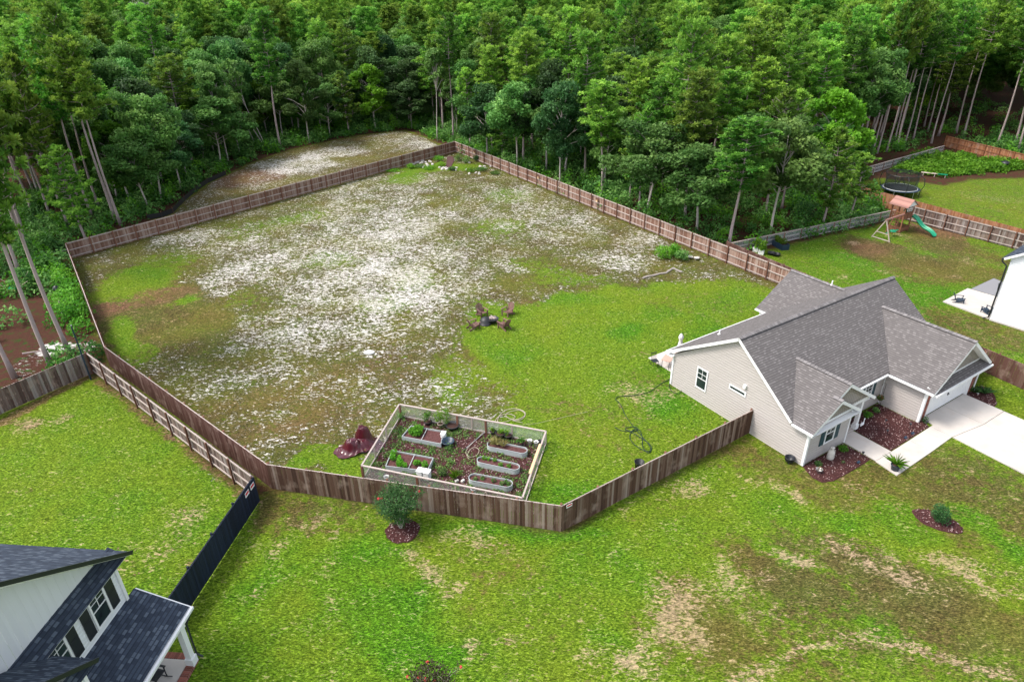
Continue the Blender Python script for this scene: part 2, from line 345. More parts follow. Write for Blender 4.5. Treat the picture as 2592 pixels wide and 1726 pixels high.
for a in [(340,640,120,26,.5),(290,700,100,24,.4),(610,560,60,22,.0)]: pass
for a in [(300,650,75,30,.85),(380,605,60,25,.5),(430,690,35,8,.8),(275,770,26,36,.8),(300,810,40,30,.5),(740,455,60,12,.0),(930,410,50,14,.9),(1150,520,70,22,.4),(880,700,60,24,.35),(760,600,60,20,.35),(590,520,70,20,.3),(700,500,60,14,.4),(1240,610,60,18,.35),(1300,640,90,22,.5),(960,640,60,25,.3),(1140,760,60,60,.6),(1060,880,60,60,.5),(920,960,60,30,.3),(1170,450,60,16,.4),(1010,385,110,10,.7),(660,1060,60,14,1.),(560,690,40,16,.25)]:
    DR-=blob(*a[:4])*a[4]*yard; LU_SHADE+=blob(*a[:4])*a[4]*yard*.35; S-=blob(*a[:4])*a[4]*.25*yard
for a in [(600,680,60,30,.3),(1080,500,80,30,.22),(350,720,160,60,.28),(280,680,60,24,.12),(1300,500,60,20,.16),(560,930,120,60,.1),(1010,470,100,12,.2),(470,760,60,50,.12),(320,690,150,18,.12)]:
    S-=blob(*a[:4])*a[4]*yard
for a in [(330,690,130,14,.8),(240,690,30,40,.7),(1240,700,60,14,.6),(730,870,120,40,.4),(900,830,80,60,.35),(590,950,140,60,.35),(760,960,120,60,.4),(1450,560,60,40,.4),(850,690,60,18,.2),(560,620,200,60,.1),(1400,500,60,20,.4),(560,1010,120,30,.35)]:
    BR+=blob(*a[:4])*a[4]*yard
# lush part of the big yard
for a in [(1440,765,60,18,.9),(1520,720,60,22,.8),(1560,880,90,80,.9),(1330,690,90,16,.5),(1620,770,50,40,.8),(1290,1150,120,50,.9),(1190,810,50,60,.5),(1500,930,60,30,.4),(1360,960,60,20,.4),(1690,690,70,30,.5)]: LU_SHADE+=blob(*a[:4])*a[4]*yard
for a in [(1480,880,70,30,.5),(1300,930,70,30,.35),(1600,700,160,30,.45),(1400,980,140,70,.45),(1480,820,60,20,.3),(1230,940,40,18,.3),(1640,1010,60,20,.4),(1700,640,90,30,.35)]: DR+=blob(*a[:4])*a[4]*.62
for a in [(1475,905,60,26,.38),(1450,930,40,16,.3),(1240,1080,22,40,.3),(1560,900,40,14,.2),(1500,960,30,10,.2),(1560,830,20,6,.3),(1340,960,24,10,.2)]: PK+=blob(*a[:4])*a[4]*1.2
# clearing beyond the fence
clear=sm(sdf(X+fbm(X,Y,2,6),Y,CLEAR),-.3,.6); DR+=clear*.95; S+=clear*.14
for a in [(700,375,70,20,.75),(650,382,60,14,.4),(790,348,50,10,.6),(760,350,60,12,.3),(940,318,70,22,.6),(980,325,40,16,.4),(860,330,60,10,.2)]: S+=blob(*a[:4])*a[4]*clear
BR+=clear*.3+ (blob(560,410,90,18)*.9+blob(600,405,60,10)*.8+blob(480,450,60,10)*.5)*clear
# small neighbouring yard: lush
SM=[SS,ST,G(440,1560),(-14,10),(-60,10),G(0,1049)]
smy=sm(sdf(X,Y,SM),-.3,.3); LU_SHADE+=smy*(.15+fbm(X,Y,6,4)*.6)
for a in [(125,962,20,8,.5),(65,972,24,8,.5),(90,1110,40,20,.2),(430,1190,60,30,.35),(330,1270,60,30,.3),(450,1280,50,20,.3),(290,1130,20,10,.4),(350,1180,20,10,.3),(60,985,20,10,.4)]: PK+=blob(*a[:4])*a[4]*smy; DR+=blob(*a[:4])*a[4]*.7*smy
BRs=1-sm(dseg(X+fbm(X,Y,1,3)*.6,Y+fbm(X,Y,1,5)*.6,[G(0,1070),SS,ST]),.25,.8); BR+=BRs*smy*.8; DR+=BRs*smy*.9; PK+=BRs*smy*.25
S+=smy*(1-sm(dseg(X+fbm(X,Y,1,3),Y+fbm(X,Y,1,5),[G(280,930),G(560,1200)]),.1,.7))*.42
# front lawn
front=(1-yard)*(1-smy)*sm(sdf(X,Y,[ST,FC,FA,FB,(21,34),(40,35),(90,20),(90,-60),(-14,-60),(-14,18)]),-.5,.5)
DR+=front*.20; BR-=front*.35
line=sm(X*0+((X-ST[0])*( -1*(G(1268,1726)[1]-ST[1]))+(Y-ST[1])*(G(1268,1726)[0]-ST[0]))/math.hypot(G(1268,1726)[0]-ST[0],G(1268,1726)[1]-ST[1]),-.35,.25)  # 0 = left-below lot line
LU_SHADE+=front*(1-line)*.35; DR-=front*(1-line)*.2
for a in [(720,1180,110,60,.55),(640,1170,60,50,.3),(1900,1100,250,50,.75),(2200,1100,200,60,.8),(2100,1340,260,50,.9),(1800,1330,160,40,.7),(1650,1450,140,80,.55),(1950,1400,300,60,.5),(2200,1430,200,60,.45),(1150,1290,100,60,.25),(1500,1110,90,60,.2),(1750,1420,200,60,.3),(2250,1230,120,60,.3),(1850,1550,200,40,.4),(820,1240,60,30,.3)]: DR+=blob(*a[:4])*a[4]*.62*front
for a in [(830,1340,110,70,.95),(920,1430,110,60,.8),(1000,1510,90,50,.9),(720,1290,60,50,.5),(560,1400,80,80,.4),(1150,1200,160,28,.7),(1350,1215,120,30,.7),(1260,1230,50,20,.5),(2090,1200,50,22,1.),(2240,1200,40,22,1.1),(2330,1270,40,30,.9),(2050,1165,40,20,.8),(1960,1190,60,24,.8),(1780,1170,80,40,.6),(1800,1280,60,30,.4),(2000,1420,120,22,.5),(1780,1520,60,20,.5),(1600,1250,100,60,.35),(1350,1290,120,60,.3),(1500,1340,100,50,.25),(1420,1450,60,30,.5)]: LU_SHADE+=blob(*a[:4])*a[4]*front; DR-=blob(*a[:4])*a[4]*.4*front  # deep green patches along the near fence foot are its shade, painted in
for a in [(720,1250,22,12,.6),(690,1215,22,10,.4),(730,1330,24,14,.35),(760,1410,24,24,.4),(1060,1230,36,26,.5),(1120,1260,50,30,.4),(1190,1190,34,12,.55),(1230,1200,18,8,.5),(1000,1330,50,26,.4),(960,1310,26,14,.45),(1060,1330,30,14,.4),(1005,1350,16,8,.6),(920,1350,12,8,.6),(1570,1120,50,24,.55),(1700,1090,30,14,.4),(1790,1125,30,18,.5),(1820,1130,20,10,.5),(1640,1330,40,30,.5),(1610,1450,60,50,.62),(1570,1380,60,40,.5),(1500,1510,60,40,.5),(1420,1500,50,30,.4),(1350,1520,30,20,.4),(1520,1440,50,30,.45),(1720,1310,40,14,.5),(1850,1280,40,12,.55),(1940,1250,60,14,.5),(2050,1260,50,10,.4),(2200,1290,60,14,.6),(2280,1330,60,14,.5),(2050,1300,60,20,.4),(2100,1330,80,20,.3),(1740,1400,40,20,.4),(1290,1410,30,14,.5),(1180,1470,16,14,.6),(1100,1490,18,22,.5),(560,1230,20,8,.4),(540,1380,40,16,.3),(620,1240,24,14,.4),(1440,1190,18,10,.5),(1400,1060,20,10,.4),(1980,1120,40,12,.3)]: PK+=blob(*a[:4])*a[4]*front*1.15
PK+=front*(stroke([(1690,1565),(1760,1530),(1850,1495),(1900,1482),(1985,1476),(2080,1490),(2180,1510),(2260,1530),(2355,1560)],.45)*.62+stroke([(1905,1455),(1960,1450),(1980,1455)],.35)*.6+stroke([(2190,1520),(2240,1540)],.4)*.5+stroke([(2170,1275),(2240,1300),(2330,1325)],.5)*.45+stroke([(1780,1270),(1840,1295)],.4)*.5+stroke([(1740,1122),(1800,1095)],.15)*.5+stroke([(1650,1165),(1700,1130)],.15)*.5)
PK+=front*(1-sm(dseg(X+fbm(X,Y,1,3)*.6,Y,[ST,G(489,1542)]),.05,.55))*.6; DR+=front*(1-sm(dseg(X+fbm(X,Y,1,3)*.8,Y,[ST,G(489,1542)]),.3,1.6))*.5
# right yards
ry=sm(sdf(X,Y,RYARD),-.3,.3); K0=(47.2,77.0); K1=(53.0,66.1)
nearr=sm(sdf(X,Y,[(22.5,64.3),G(2264,560),K1,(100,-22),(40,0),(34,42)]),-.3,.3)
DR+=ry*.22; LU_SHADE+=ry*(.12+nearr*.25)
for a in [(2000,570,70,20,.7),(2060,590,60,20,.7),(2200,620,120,20,.6),(2150,545,60,24,.7),(2120,630,80,18,.45),(2230,580,60,20,.5),(2250,755,110,26,.5),(2250,690,40,14,.1)]: DR+=blob(*a[:4])*a[4]*ry
for a in [(2010,578,50,12,.9),(2120,520,60,16,.9),(2180,540,60,12,.5),(1990,560,30,10,.6),(2150,630,60,8,.4)]: BR+=blob(*a[:4])*a[4]*ry
for a in [(2090,655,180,18,.9),(2120,700,60,50,.9),(2200,745,60,16,.5),(1900,560,70,30,.5),(1960,600,60,20,.5)]: LU_SHADE+=blob(*a[:4])*a[4]*ry*.8
for a in [(1975,560,12,4,.8),(2080,565,12,4,.5),(2230,600,20,6,.5),(2210,640,16,5,.5),(1860,635,20,5,.4),(1945,640,14,6,.5),(2040,630,24,4,.4),(2240,450,40,8,.3),(2330,460,30,6,.3),(2050,540,24,4,.5)]: PK+=blob(*a[:4])*a[4]*ry
DR+=ry*(1-nearr)*.12
# forest floor: litter, sandy spots near the left corner
FS=np.zeros(X.shape)
for a in [(120,800,30,14,.8),(100,815,20,12,.6),(200,790,30,12,.3),(60,840,40,20,.15)]: FS+=blob(*a[:4])*a[4]*forest
path=1-sm(dseg(X+fbm(X,Y,1,3),Y+fbm(X,Y,1,5)*1.5,[G(110,640),G(180,628)]),.2,1.0); FS+=path*.5*forest
S=np.where(S<.03,-1.5,.47*S/(.35+S)-.05+fbm(X,Y,2.2,31)*.34+fbm(X,Y,7,33)*.22)*(1-forest)+np.where(FS>.1,FS*.8,-1.5*forest)
nv=len(X); ny,nx=GX.shape
me=bpy.data.meshes.new('ground'); Z=fbm(X,Y,9,9)*.12+fbm(X,Y,2.5,12)*.03
nearobj=yard*0
V=np.stack([X,Y,np.clip(Z,-.05,.0)*1.0-.0],1)
me.vertices.add(nv); me.vertices.foreach_set('co',V.ravel())
idx=np.arange(nv).reshape(ny,nx); q=np.stack([idx[:-1,:-1],idx[:-1,1:],idx[1:,1:],idx[1:,:-1]],-1).reshape(-1,4)
me.loops.add(q.size); me.loops.foreach_set('vertex_index',q.ravel().astype(np.int32)); me.polygons.add(len(q)); me.polygons.foreach_set('loop_start',np.arange(0,q.size,4,dtype=np.int32)); me.polygons.foreach_set('loop_total',np.full(len(q),4,dtype=np.int32))
me.update(); me.validate()
for nm,a in (('sand',S),('dry',DR),('lush',LU_SHADE),('pink',PK),('brown',BR),('forest',forest)):  # lush also holds the shade painted along the near fence foot
    at=me.attributes.new(nm,'FLOAT','POINT'); at.data.foreach_set('value',np.clip(a,-1.5,1.5).astype(np.float32))
def groundmat():
    s=N('lawn_sand_and_litter'); A={k:s.attr(k) for k in('sand','dry','lush','pink','brown','forest')}
    v=s.coord((1,1,1)); vs=s.coord((1,1.9,1),rot=R(28)); 
    n1=s.noise(.35,4,v,.6); n2=s.noise(1.6,5,v,.65); n3=s.noise(7,4,vs,.6,.5); n4=s.noise(20,4,v,.7); n5=s.noise(1.5,6,vs,.72,1.2); n6=s.noise(3.4,5,vs,.70,.9); n7=s.noise(.7,4,v,.6)
    gr=s.mix(n2,(.030,.095,.003),(.135,.225,.008)); 
    gr=s.mix(s.ramp(n3,[(.35,(0,0,0)),(.65,(1,1,1))]),s.mix(.5,gr,(.018,.060,.003)),s.mix(.30,gr,(.28,.34,.04)))
    gl=s.mix(s.ramp(n3,[(.35,(0,0,0)),(.65,(1,1,1))]),(.016,.068,.004),(.07,.21,.008))
    lu=s.math('ADD',A['lush'],s.math('ADD',s.math('MULTIPLY',s.math('SUBTRACT',n1,.5),2.0),s.math('MULTIPLY',s.math('SUBTRACT',n2,.5),2.0)),True); gr=s.mix(s.math('MULTIPLY',lu,.85,True),gr,gl)
    dc=s.mix(s.ramp(n3,[(.3,(0,0,0)),(.7,(1,1,1))]),(.032,.030,.009),(.125,.098,.034)); dc=s.mix(s.ramp(n1,[(.4,(0,0,0)),(.62,(.6,.6,.6))]),dc,s.mix(n3,(.03,.055,.008),(.13,.17,.03)))
    br=s.mix(n3,(.060,.030,.016),(.21,.115,.070)); dc=s.mix(s.math('ADD',s.math('MULTIPLY',A['brown'],.8),s.math('ADD',s.math('MULTIPLY',s.math('SUBTRACT',n7,.52),1.6),s.math('MULTIPLY',s.math('SUBTRACT',n6,.5),2.0)),True),dc,br)
    k=s.math('ADD',A['dry'],s.math('MULTIPLY',s.math('SUBTRACT',n2,.5),2.2)); k=s.math('ADD',k,s.math('MULTIPLY',s.math('SUBTRACT',n6,.5),1.8))
    k=s.ramp(k,[(.30,(0,0,0)),(.72,(1,1,1))]); c=s.mix(k,gr,dc)
    def thr(att,noi,g1,lo,wd):
        x=s.math('ADD',s.math('MULTIPLY',att,g1),noi); return s.ramp(x,[(lo,(0,0,0)),(lo+wd,(1,1,1))])
    pk=s.mix(n4,(.22,.145,.085),(.50,.36,.26)); c=s.mix(thr(s.math('MINIMUM',A['pink'],1.),s.math('ADD',s.math('MULTIPLY',n6,.75),s.math('MULTIPLY',n7,.25)),.17,.57,.10),c,s.mix(.30,pk,c))
    sd_=s.mix(n4,(.36,.335,.31),(.62,.60,.575)); sn=s.math('ADD',s.math('MULTIPLY',n6,.55),s.math('MULTIPLY',n5,.45))
    sn=s.math('ADD',sn,s.math('MULTIPLY',s.math('SUBTRACT',n2,.5),.20))
    c=s.mix(thr(A['sand'],sn,.30,.585,.05),s.mix(s.ramp(s.math('ADD',sn,s.math('MULTIPLY',A['sand'],.2)),[(.50,(0,0,0)),(.60,(.55,.55,.55))]),c,(.03,.03,.008)),sd_)
    fl=s.mix(n6,(.016,.009,.007),(.12,.048,.032)); fl=s.mix(s.ramp(n2,[(.52,(0,0,0)),(.66,(1,1,1))]),fl,s.mix(n3,(.012,.035,.006),(.04,.11,.015))); fl=s.mix(thr(A['sand'],sn,.55,.62,.05),fl,sd_)
    tx=s.math('ADD',s.math('MULTIPLY',s.noise(7,6,vs,.8,.6),.55),s.math('MULTIPLY',n6,.45)); big=s.noise(.16,3,v,.5); c=s.mix(s.ramp(big,[(.44,(0,0,0)),(.62,(.32,.32,.32))]),c,s.mix(.5,c,(.19,.18,.015)))
    c=s.mix(1.,c,s.ramp(tx,[(.38,(.34,.34,.32)),(.5,(.95,.95,.95)),(.60,(1.8,1.8,1.7))]),'MULTIPLY')
    c=s.mix(A['forest'],c,fl)
    h=s.math('ADD',n3,s.math('MULTIPLY',n4,.8)); s.bump(h,.9,.07)
    return s.done(c,.95,.08)
me.materials.append(groundmat()); me.polygons.foreach_set('use_smooth',[True]*len(me.polygons))
go=bpy.data.objects.new('ground',me); COL.objects.link(go); tag(go,kind='structure')
go.location.z=-.01
#@@STRUCT
# ------------------------------------------------------------------ wall helpers
def clip(P,z,keep_above):
    out=[];n=len(P)
    for i in range(n):
        a=P[i];b=P[(i+1)%n];ia=(a[1]>=z)==keep_above or a[1]==z; ib=(b[1]>=z)==keep_above or b[1]==z
        if ia: out.append(a)
        if ia!=ib and a[1]!=b[1]:
            t=(z-a[1])/(b[1]-a[1]); out.append((a[0]+(b[0]-a[0])*t,z))
    return out
def siding(mb,o,d,nrm,P,course=.19,proud=.034,m=0,vertical=False):
    """lap boards: convex outline P in (s,z) on the plane through o along d, each course leaning out at its foot"""
    o=Vector(o);d=Vector(d).normalized();nn=Vector(nrm).normalized()
    if vertical: P=[(b,a) for a,b in P]
    z=min(p[1] for p in P); z1=max(p[1] for p in P)
    while z<z1-1e-4:
        zt=min(z+course,z1); Q=clip(clip(P,z+1e-6,True),zt-1e-6,False)
        if len(Q)>=3:
            zb=z+(zt-z)*.66
            for Q2 in (clip(Q,zb,False),clip(Q,zb,True)):
                if len(Q2)<3: continue
                V=[o+d*(h if vertical else s)+Vector((0,0,s if vertical else h))+nn*(.004+proud*(1 if h<=zb+1e-5 else max(0,1-(h-zb)/(z+course-zb)))) for s,h in Q2]
                mb.add(V,[tuple(range(len(V)))],None,m)
            if not vertical:
                lo=[q for q in Q if abs(q[1]-z)<1e-4]
                if len(lo)>=2:
                    a=min(lo);b=max(lo); mb.add([o+d*a[0]+Vector((0,0,z))+nn*.004,o+d*b[0]+Vector((0,0,z))+nn*.004,o+d*b[0]+Vector((0,0,z))+nn*(proud+.004),o+d*a[0]+Vector((0,0,z))+nn*(proud+.004)],[(0,1,2,3)],None,m)
        z+=course
def window(parent,o,d,nrm,s0,s1,z0,z1,kind='double',frame=.09,shutters=None,shmat='teal_shutter',grid=True):
    """window (frame, panes, sashes) standing proud of the wall; shutters are parts of the house"""
    o=Vector(o);d=Vector(d).normalized();nn=Vector(nrm).normalized()
    P=lambda s,z,k:o+d*s+Vector((0,0,z))+nn*k
    f=MB()
    for a,b in(((s0-frame/2,z0),(s0-frame/2,z1)),((s1+frame/2,z0),(s1+frame/2,z1))): f.bar(P(a[0],a[1]-frame,.045),P(b[0],b[1]+frame,.045),frame,.085,.5,up=nn)
    for z in(z0-frame/2,z1+frame/2): f.bar(P(s0,z,.039),P(s1,z,.039),frame,.08,.5,up=nn)
    fo=f.build('window',M['white'],parent)
    g=MB(); g.add([P(s0,z0,.052),P(s1,z0,.052),P(s1,z1,.052),P(s0,z1,.052)],[(0,1,2,3)]); g.build('pane',M['glass'],fo)
    k=MB(); zm=(z0+z1)/2; sm_=(s0+s1)/2
    if kind=='double':
        k.bar(P(s0,zm,.06),P(s1,zm,.06),.045,.03,.5,up=nn)
        if grid: k.bar(P(sm_,zm+.025,.059),P(sm_,z1,.059),.028,.02,.5,up=nn); k.bar(P(s0,(zm+z1)/2,.0585),P(s1,(zm+z1)/2,.0585),.028,.02,.5,up=nn)
        k.build('glazing_bar',M['white'],fo)
    if shutters:
        for a,b in shutters:
            h=MB(); h.bar(P(a,(z0+z1)/2,.06),P(b,(z0+z1)/2,.06),z1-z0+.1,.04,.5,up=nn)
            for zz in(z0+.1,(z0+z1)/2-.03,(z0+z1)/2+.07,z1-.05): h.bar(P(a+.05,zz,.084),P(b-.05,zz,.084),.03,.012,.5,up=nn)
            h.build('shutter',M[shmat],parent)
    return fo
# ------------------------------------------------------------------ paving and mulch (tan house frame: a along the ridge, b towards the back)
HA=R(32.3); HO=Vector((17.244,31.356,0))
HX=Vector((math.cos(HA),math.sin(HA),0)); HY=Vector((-math.sin(HA),math.cos(HA),0))
def H(a,b,z=0): return HO+HX*a+HY*b+Vector((0,0,z))
def slabobj(name,polys,z,th,mat,kind='structure',**k):
    mb=MB()
    for P in polys:
        top=[Vector((*p[:2],z)) for p in P]; bot=[p-Vector((0,0,th)) for p in top]; n=len(P)
        mb.add(top,[tuple(range(n))]); 
        for i in range(n):
            j=(i+1)%n; mb.add([top[i],bot[i],bot[j],top[j]],[(0,1,2,3)])
    o=mb.build(name,mat,kind=kind,**k); 
    import bmesh; bm=bmesh.new(); bm.from_mesh(o.data); bmesh.ops.recalc_face_normals(bm,faces=bm.faces); bm.to_mesh(o.data); bm.free()
    return o
def hp(L): return [H(a,b) for a,b in L]
slabobj('driveway',[hp([(10.6,-1.34),(13.15,-1.34),(13.15,-3.9),(10.15,-3.5)]),hp([(13.17,-1.34),(15.8,-1.34),(15.8,-3.9),(13.17,-3.9)]),hp([(10.15,-3.53),(13.15,-3.93),(13.15,-9),(9.95,-9)]),hp([(13.17,-3.93),(15.8,-3.93),(15.78,-9),(13.17,-9)]),hp([(9.95,-9.02),(15.78,-9.02),(15.75,-22),(9.9,-22)])],.05,.12,M['concrete'])
slabobj('walkway',[hp([(4.05,.35),(5.6,.35),(5.6,-2.2),(4.0,-2.2)]),hp([(3.95,-2.22),(5.6,-2.22),(7.6,-2.2),(7.6,-3.57),(3.75,-3.65)]),hp([(7.62,-2.2),(10.12,-2.15),(10.12,-3.48),(7.62,-3.57)]),hp([(10.135,-2.15),(10.43,-2.15),(10.15,-3.47)])],.045,.12,M['concrete'])
slabobj('porch_floor',[hp([(4.05,.37),(6.0,.37),(6.0,1.3),(4.05,1.3)])],.12,.2,M['concrete'])
def mulch(name_label,P,z=.05,chips=None):
    P=[Vector((*p[:2],0)) for p in P]; c=sum(P,Vector())/len(P); mb=MB(); rings=[(1.0,0),(.93,z*.7),(.6,z),(.3,z*1.1)]; n=len(P); V=[]
    for k,h in rings:
        for p in P: V.append(c+(p-c)*k+Vector((0,0,h)))
    V.append(c+Vector((0,0,z*1.15))); Fc=[]
    for i in range(3):
        for j in range(n): j2=(j+1)%n; Fc.append((i*n+j,i*n+j2,(i+1)*n+j2,(i+1)*n+j))
    for j in range(n): Fc.append((3*n+j,3*n+(j+1)%n,4*n))
    mb.add(V,Fc,.2)
    xs_=[p.x for p in P]; ys_=[p.y for p in P]; A=(max(xs_)-min(xs_))*(max(ys_)-min(ys_)); k=int(A*95)
    px=rng.uniform(min(xs_),max(xs_),k); py=rng.uniform(min(ys_),max(ys_),k); ok=sdf(px,py,[(p.x,p.y) for p in P])>.0; px=px[ok];py=py[ok]
    mb.leaves(np.stack([px,py,np.full(len(px),z*.95+.015)],1),.055,1.2,.45)
    return mb.build('mulch_bed',MULCH,label=name_label,kind='stuff')
def mulchmat():
    s=N('red_brown_mulch'); v=s.coord((1,1,1)); n=s.noise(9,5,v,.7); n0=s.noise(.9,3,v); t=s.math('ADD',s.math('MULTIPLY',s.attr('rnd'),.6),s.math('MULTIPLY',n,.4))
    c=s.ramp(t,[(.2,(.028,.010,.010)),(.42,(.085,.036,.034)),(.6,(.19,.10,.095)),(.78,(.48,.37,.35))]); s.bump(n,.8,.04); return s.done(c,.95,.1)
MULCH=mulchmat()
mulch('dark red mulch filling the bed between porch, garage wall and walkway',hp([(5.7,.2),(6.1,1.25),(9.85,1.25),(9.85,-1.4),(10.45,-1.5),(10.05,-2.1),(7.8,-2.12),(5.7,-2.12)]),.06)
mulch('dark red mulch in the bed below the shuttered front bedroom window',hp([(0,-.05),(3.95,-.05),(3.95,-1.9),(3.4,-1.95),(1.8,-1.95),(.3,-1.9),(-.35,-1.6),(-.45,-1.0),(-.2,-.4)]),.06)
mulch('dark red mulch patch between driveway and gate at the far corner of the garage',hp([(15.88,-1.45),(17.9,-1.45),(18.0,-2.0),(17.3,-2.7),(16.4,-3.2),(15.88,-3.3)]),.06)
def ell(x,y,rx,ry,rot=0,n=22,j=.08):
    return [Vector((x+math.cos(t)*rx*(1+rnd.uniform(-j,j))*math.cos(rot)-math.sin(t)*ry*math.sin(rot),y+math.cos(t)*rx*math.sin(rot)+math.sin(t)*ry*(1+rnd.uniform(-j,j))*math.cos(rot),0)) for t in [2*PI*i/n for i in range(n)]]
m1=G(*dp(926,1219)); m2=G(2372,1318); m3=G(1090,1716)
mulch('round dark red mulch ring under the blossoming crape myrtle by the fence',ell(m1[0],m1[1],.92,.90))
mulch('oval dark red mulch island round the small shrub in the open lawn',ell(m2[0],m2[1],1.22,.72,R(-38)))
# ------------------------------------------------------------------ tan house
def tan_house():
    h=empty('house',HO,HA,label='single storey house in beige lap siding under grey shingle roofs, white garage door',cat='house')
    W=MB(); X_=(1,0,0);Y_=(0,1,0); NX=(-1,0,0); NY=(0,-1,0)
    # left gable wall
    siding(W,(0,0,0),Y_,NX,[(0,.08),(10.95,.08),(10.95,2.5),(0,2.5)]); siding(W,(0,0,0),Y_,NX,[(1.05,2.5),(10.95,2.5),(5.65,6.05)])
    siding(W,(0,0,0),X_,NY,[(0,.08),(4,.08),(4,2.55),(0,2.55)])
    siding(W,(4,0,0),Y_,(1,0,0),[(0,.08),(1.35,.08),(1.35,2.5),(0,2.5)])
    siding(W,(0,1.35,0),X_,NY,[(4,.08),(9.95,.08),(9.95,2.5),(4,2.5)])
    siding(W,(9.95,-1.4,0),Y_,NX,[(0,.08),(2.75,.08),(2.75,2.5),(0,2.5)])
    siding(W,(16.4,-1.4,0),Y_,(1,0,0),[(0,.08),(12.35,.08),(12.35,2.5),(0,2.5)])
    siding(W,(15.95,0,0),Y_,(1,0,0),[(1.1,2.5),(10.9,2.5),(5.65,6.1)])
    siding(W,(0,10.95,0),X_,(0,1,0),[(0,.08),(10.7,.08),(10.7,2.5),(0,2.5)])
    siding(W,(10.7,10.95,0),Y_,NX,[(0,.08),(1.25,.08),(1.25,2.5),(0,2.5)])
    siding(W,(10.7,12.2,0),X_,(0,1,0),[(0,.08),(5.7,.08),(5.7,2.5),(0,2.5)])
    siding(W,(10.7,12.2,0),X_,(0,1,0),[(0,2.5),(5.7,2.5),(3.4,4.7)])
    W.build('wall',M['tan_siding'],h)
    gb=MB()
    siding(gb,(0,.25,0),X_,NY,[(0,2.6),(6.1,2.6),(3.05,4.62)],.2,.02,vertical=True)
    siding(gb,(0,0,0),X_,NY,[(-.1,2.68),(4.1,2.68),(2.05,3.95)],.2,.02,vertical=True)
    siding(gb,(9.9,-1.4,0),X_,NY,[(0,2.75),(6.6,2.75),(3.25,5.1)],.2,.02,vertical=True)
    gb.build('gable_panel',M['gable_siding_shaded'],h)
    fd=MB(); fd.box((2,.02,.04),(4.02,.06,.1)); fd.box((-.01,5.45,.04),(.06,11,.1)); fd.box((9.94,-.05,.04),(.05,2.7,.1)); fd.build('foundation',M['concrete'],h)
    # roofs
    rf=MB(); T=.2; s_m=.78
    rf.slab([(-.3,1.05,2.66),(16.25,1.05,2.66),(16.25,5.65,6.25),(-.3,5.65,6.25)],T)
    rf.slab([(-.3,5.65,6.25),(16.25,5.65,6.25),(16.25,11.4,2.66),(-.3,11.4,2.66)],T)
    k=.633
    rf.slab([(-.3,-.38,2.6),(2.05,-.38,4.09),(2.05,-.1,4.09),(3.05,-.1,4.722),(3.05,3.72,4.722),(-.3,1.0,2.6)],T-.003)
    rf.slab([(2.05,-.38,4.09),(4.38,-.38,2.615),(4.38,.25,2.615),(2.05,.25,4.09)],T-.005)
    rf.slab([(3.05,-.1,4.722),(6.35,-.1,2.63),(6.35,1.02,2.63),(3.05,3.72,4.722)],T-.006)
    rf.slab([(9.6,-1.95,2.6),(13.15,-1.95,5.25),(13.15,4.37,5.25),(9.6,.98,2.6)],T-.004)
    rf.slab([(13.15,-1.95,5.25),(16.75,-1.95,2.57),(16.75,.95,2.57),(13.15,4.37,5.25)],T-.007)
    rf.slab([(10.4,12.5,2.6),(14.1,12.5,4.95),(14.1,7.73,4.95),(10.4,11.5,2.6)],T-.004)
    rf.slab([(14.1,12.5,4.95),(16.6,12.5,3.36),(16.6,10.25,3.36),(14.1,7.73,4.95)],T-.006)
    rf.slab([(9.75,-2.02,2.46),(16.65,-2.02,2.46),(16.65,-1.41,2.82),(9.75,-1.41,2.82)],.12)
    ro=rf.build('roof',[M['shingle'],M['white']],h)
    cp=MB()
    for p0,p1 in(((-.32,5.65,6.28),(16.27,5.65,6.28)),((3.05,-.12,4.75),(3.05,3.66,4.75)),((13.15,-1.97,5.28),(13.15,4.3,5.28)),((14.1,12.5,4.98),(14.1,7.8,4.98)),((2.05,-.4,4.115),(2.05,.2,4.115))):
        a=Vector(p0);b=Vector(p1);L=(b-a).length;n=int(L/.25);d=(b-a)/n
        e=d.normalized().cross(Vector((0,0,1)))
        for i in range(n):
            q0=a+d*i;q1=a+d*(i+1.12); z0=Vector((0,0,.055));z1=Vector((0,0,.02)); dn=Vector((0,0,-.09)); w_=.17
            cp.add([q0+e*w_+dn+z0,q0+z0,q0-e*w_+dn+z0,q1+e*w_+dn+z1,q1+z1,q1-e*w_+dn+z1],[(0,3,4,1),(1,4,5,2),(0,1,2),(0,2,2+0,0)] if False else [(0,3,4,1),(1,4,5,2),(0,1,2)],None)
    cp.build('ridge_cap',M['cap'],ro)
    # soffits, eave boards, gutters
    tr=MB()
    tr.box((-.16,11.1,2.42),(.4,.55,.03)); tr.box((7.9,1.2,2.44),(3.6,.3,.03)); tr.box((9.78,-.4,2.42),(.35,3.0,.03)); tr.box((-.14,.3,2.4),(.3,1.4,.03)); tr.box((2.0,-.19,2.4),(4.7,.38,.03))
    tr.box((5.1,.3,2.5),(2.1,.14,.26)); tr.box((6.05,.75,2.5),(.14,.95,.26)); tr.box((2.0,-.03,2.62),(4.3,.06,.12)); tr.box((13.2,-1.42,2.38),(6.6,.07,.3)); tr.box((13.2,-1.44,2.86),(5.6,.05,.08))
    tr.build('trim_board',M['white'],h)
    for (x,y,z0,z1,sx,sy) in ((-.02,-.02,.05,2.5,.15,.15),(-.02,10.94,.05,2.5,.12,.14),(4.02,-.02,.05,2.5,.12,.12),(9.93,-1.41,.05,2.5,.18,.16),(9.91,1.31,.1,2.45,.07,.07),(10.68,12.2,.05,2.5,.1,.1)):
        b=MB(); b.box((x,y,(z0+z1)/2),(sx,sy,z1-z0),r=.5); b.build('corner_board',M['white'],h)
    g=MB()
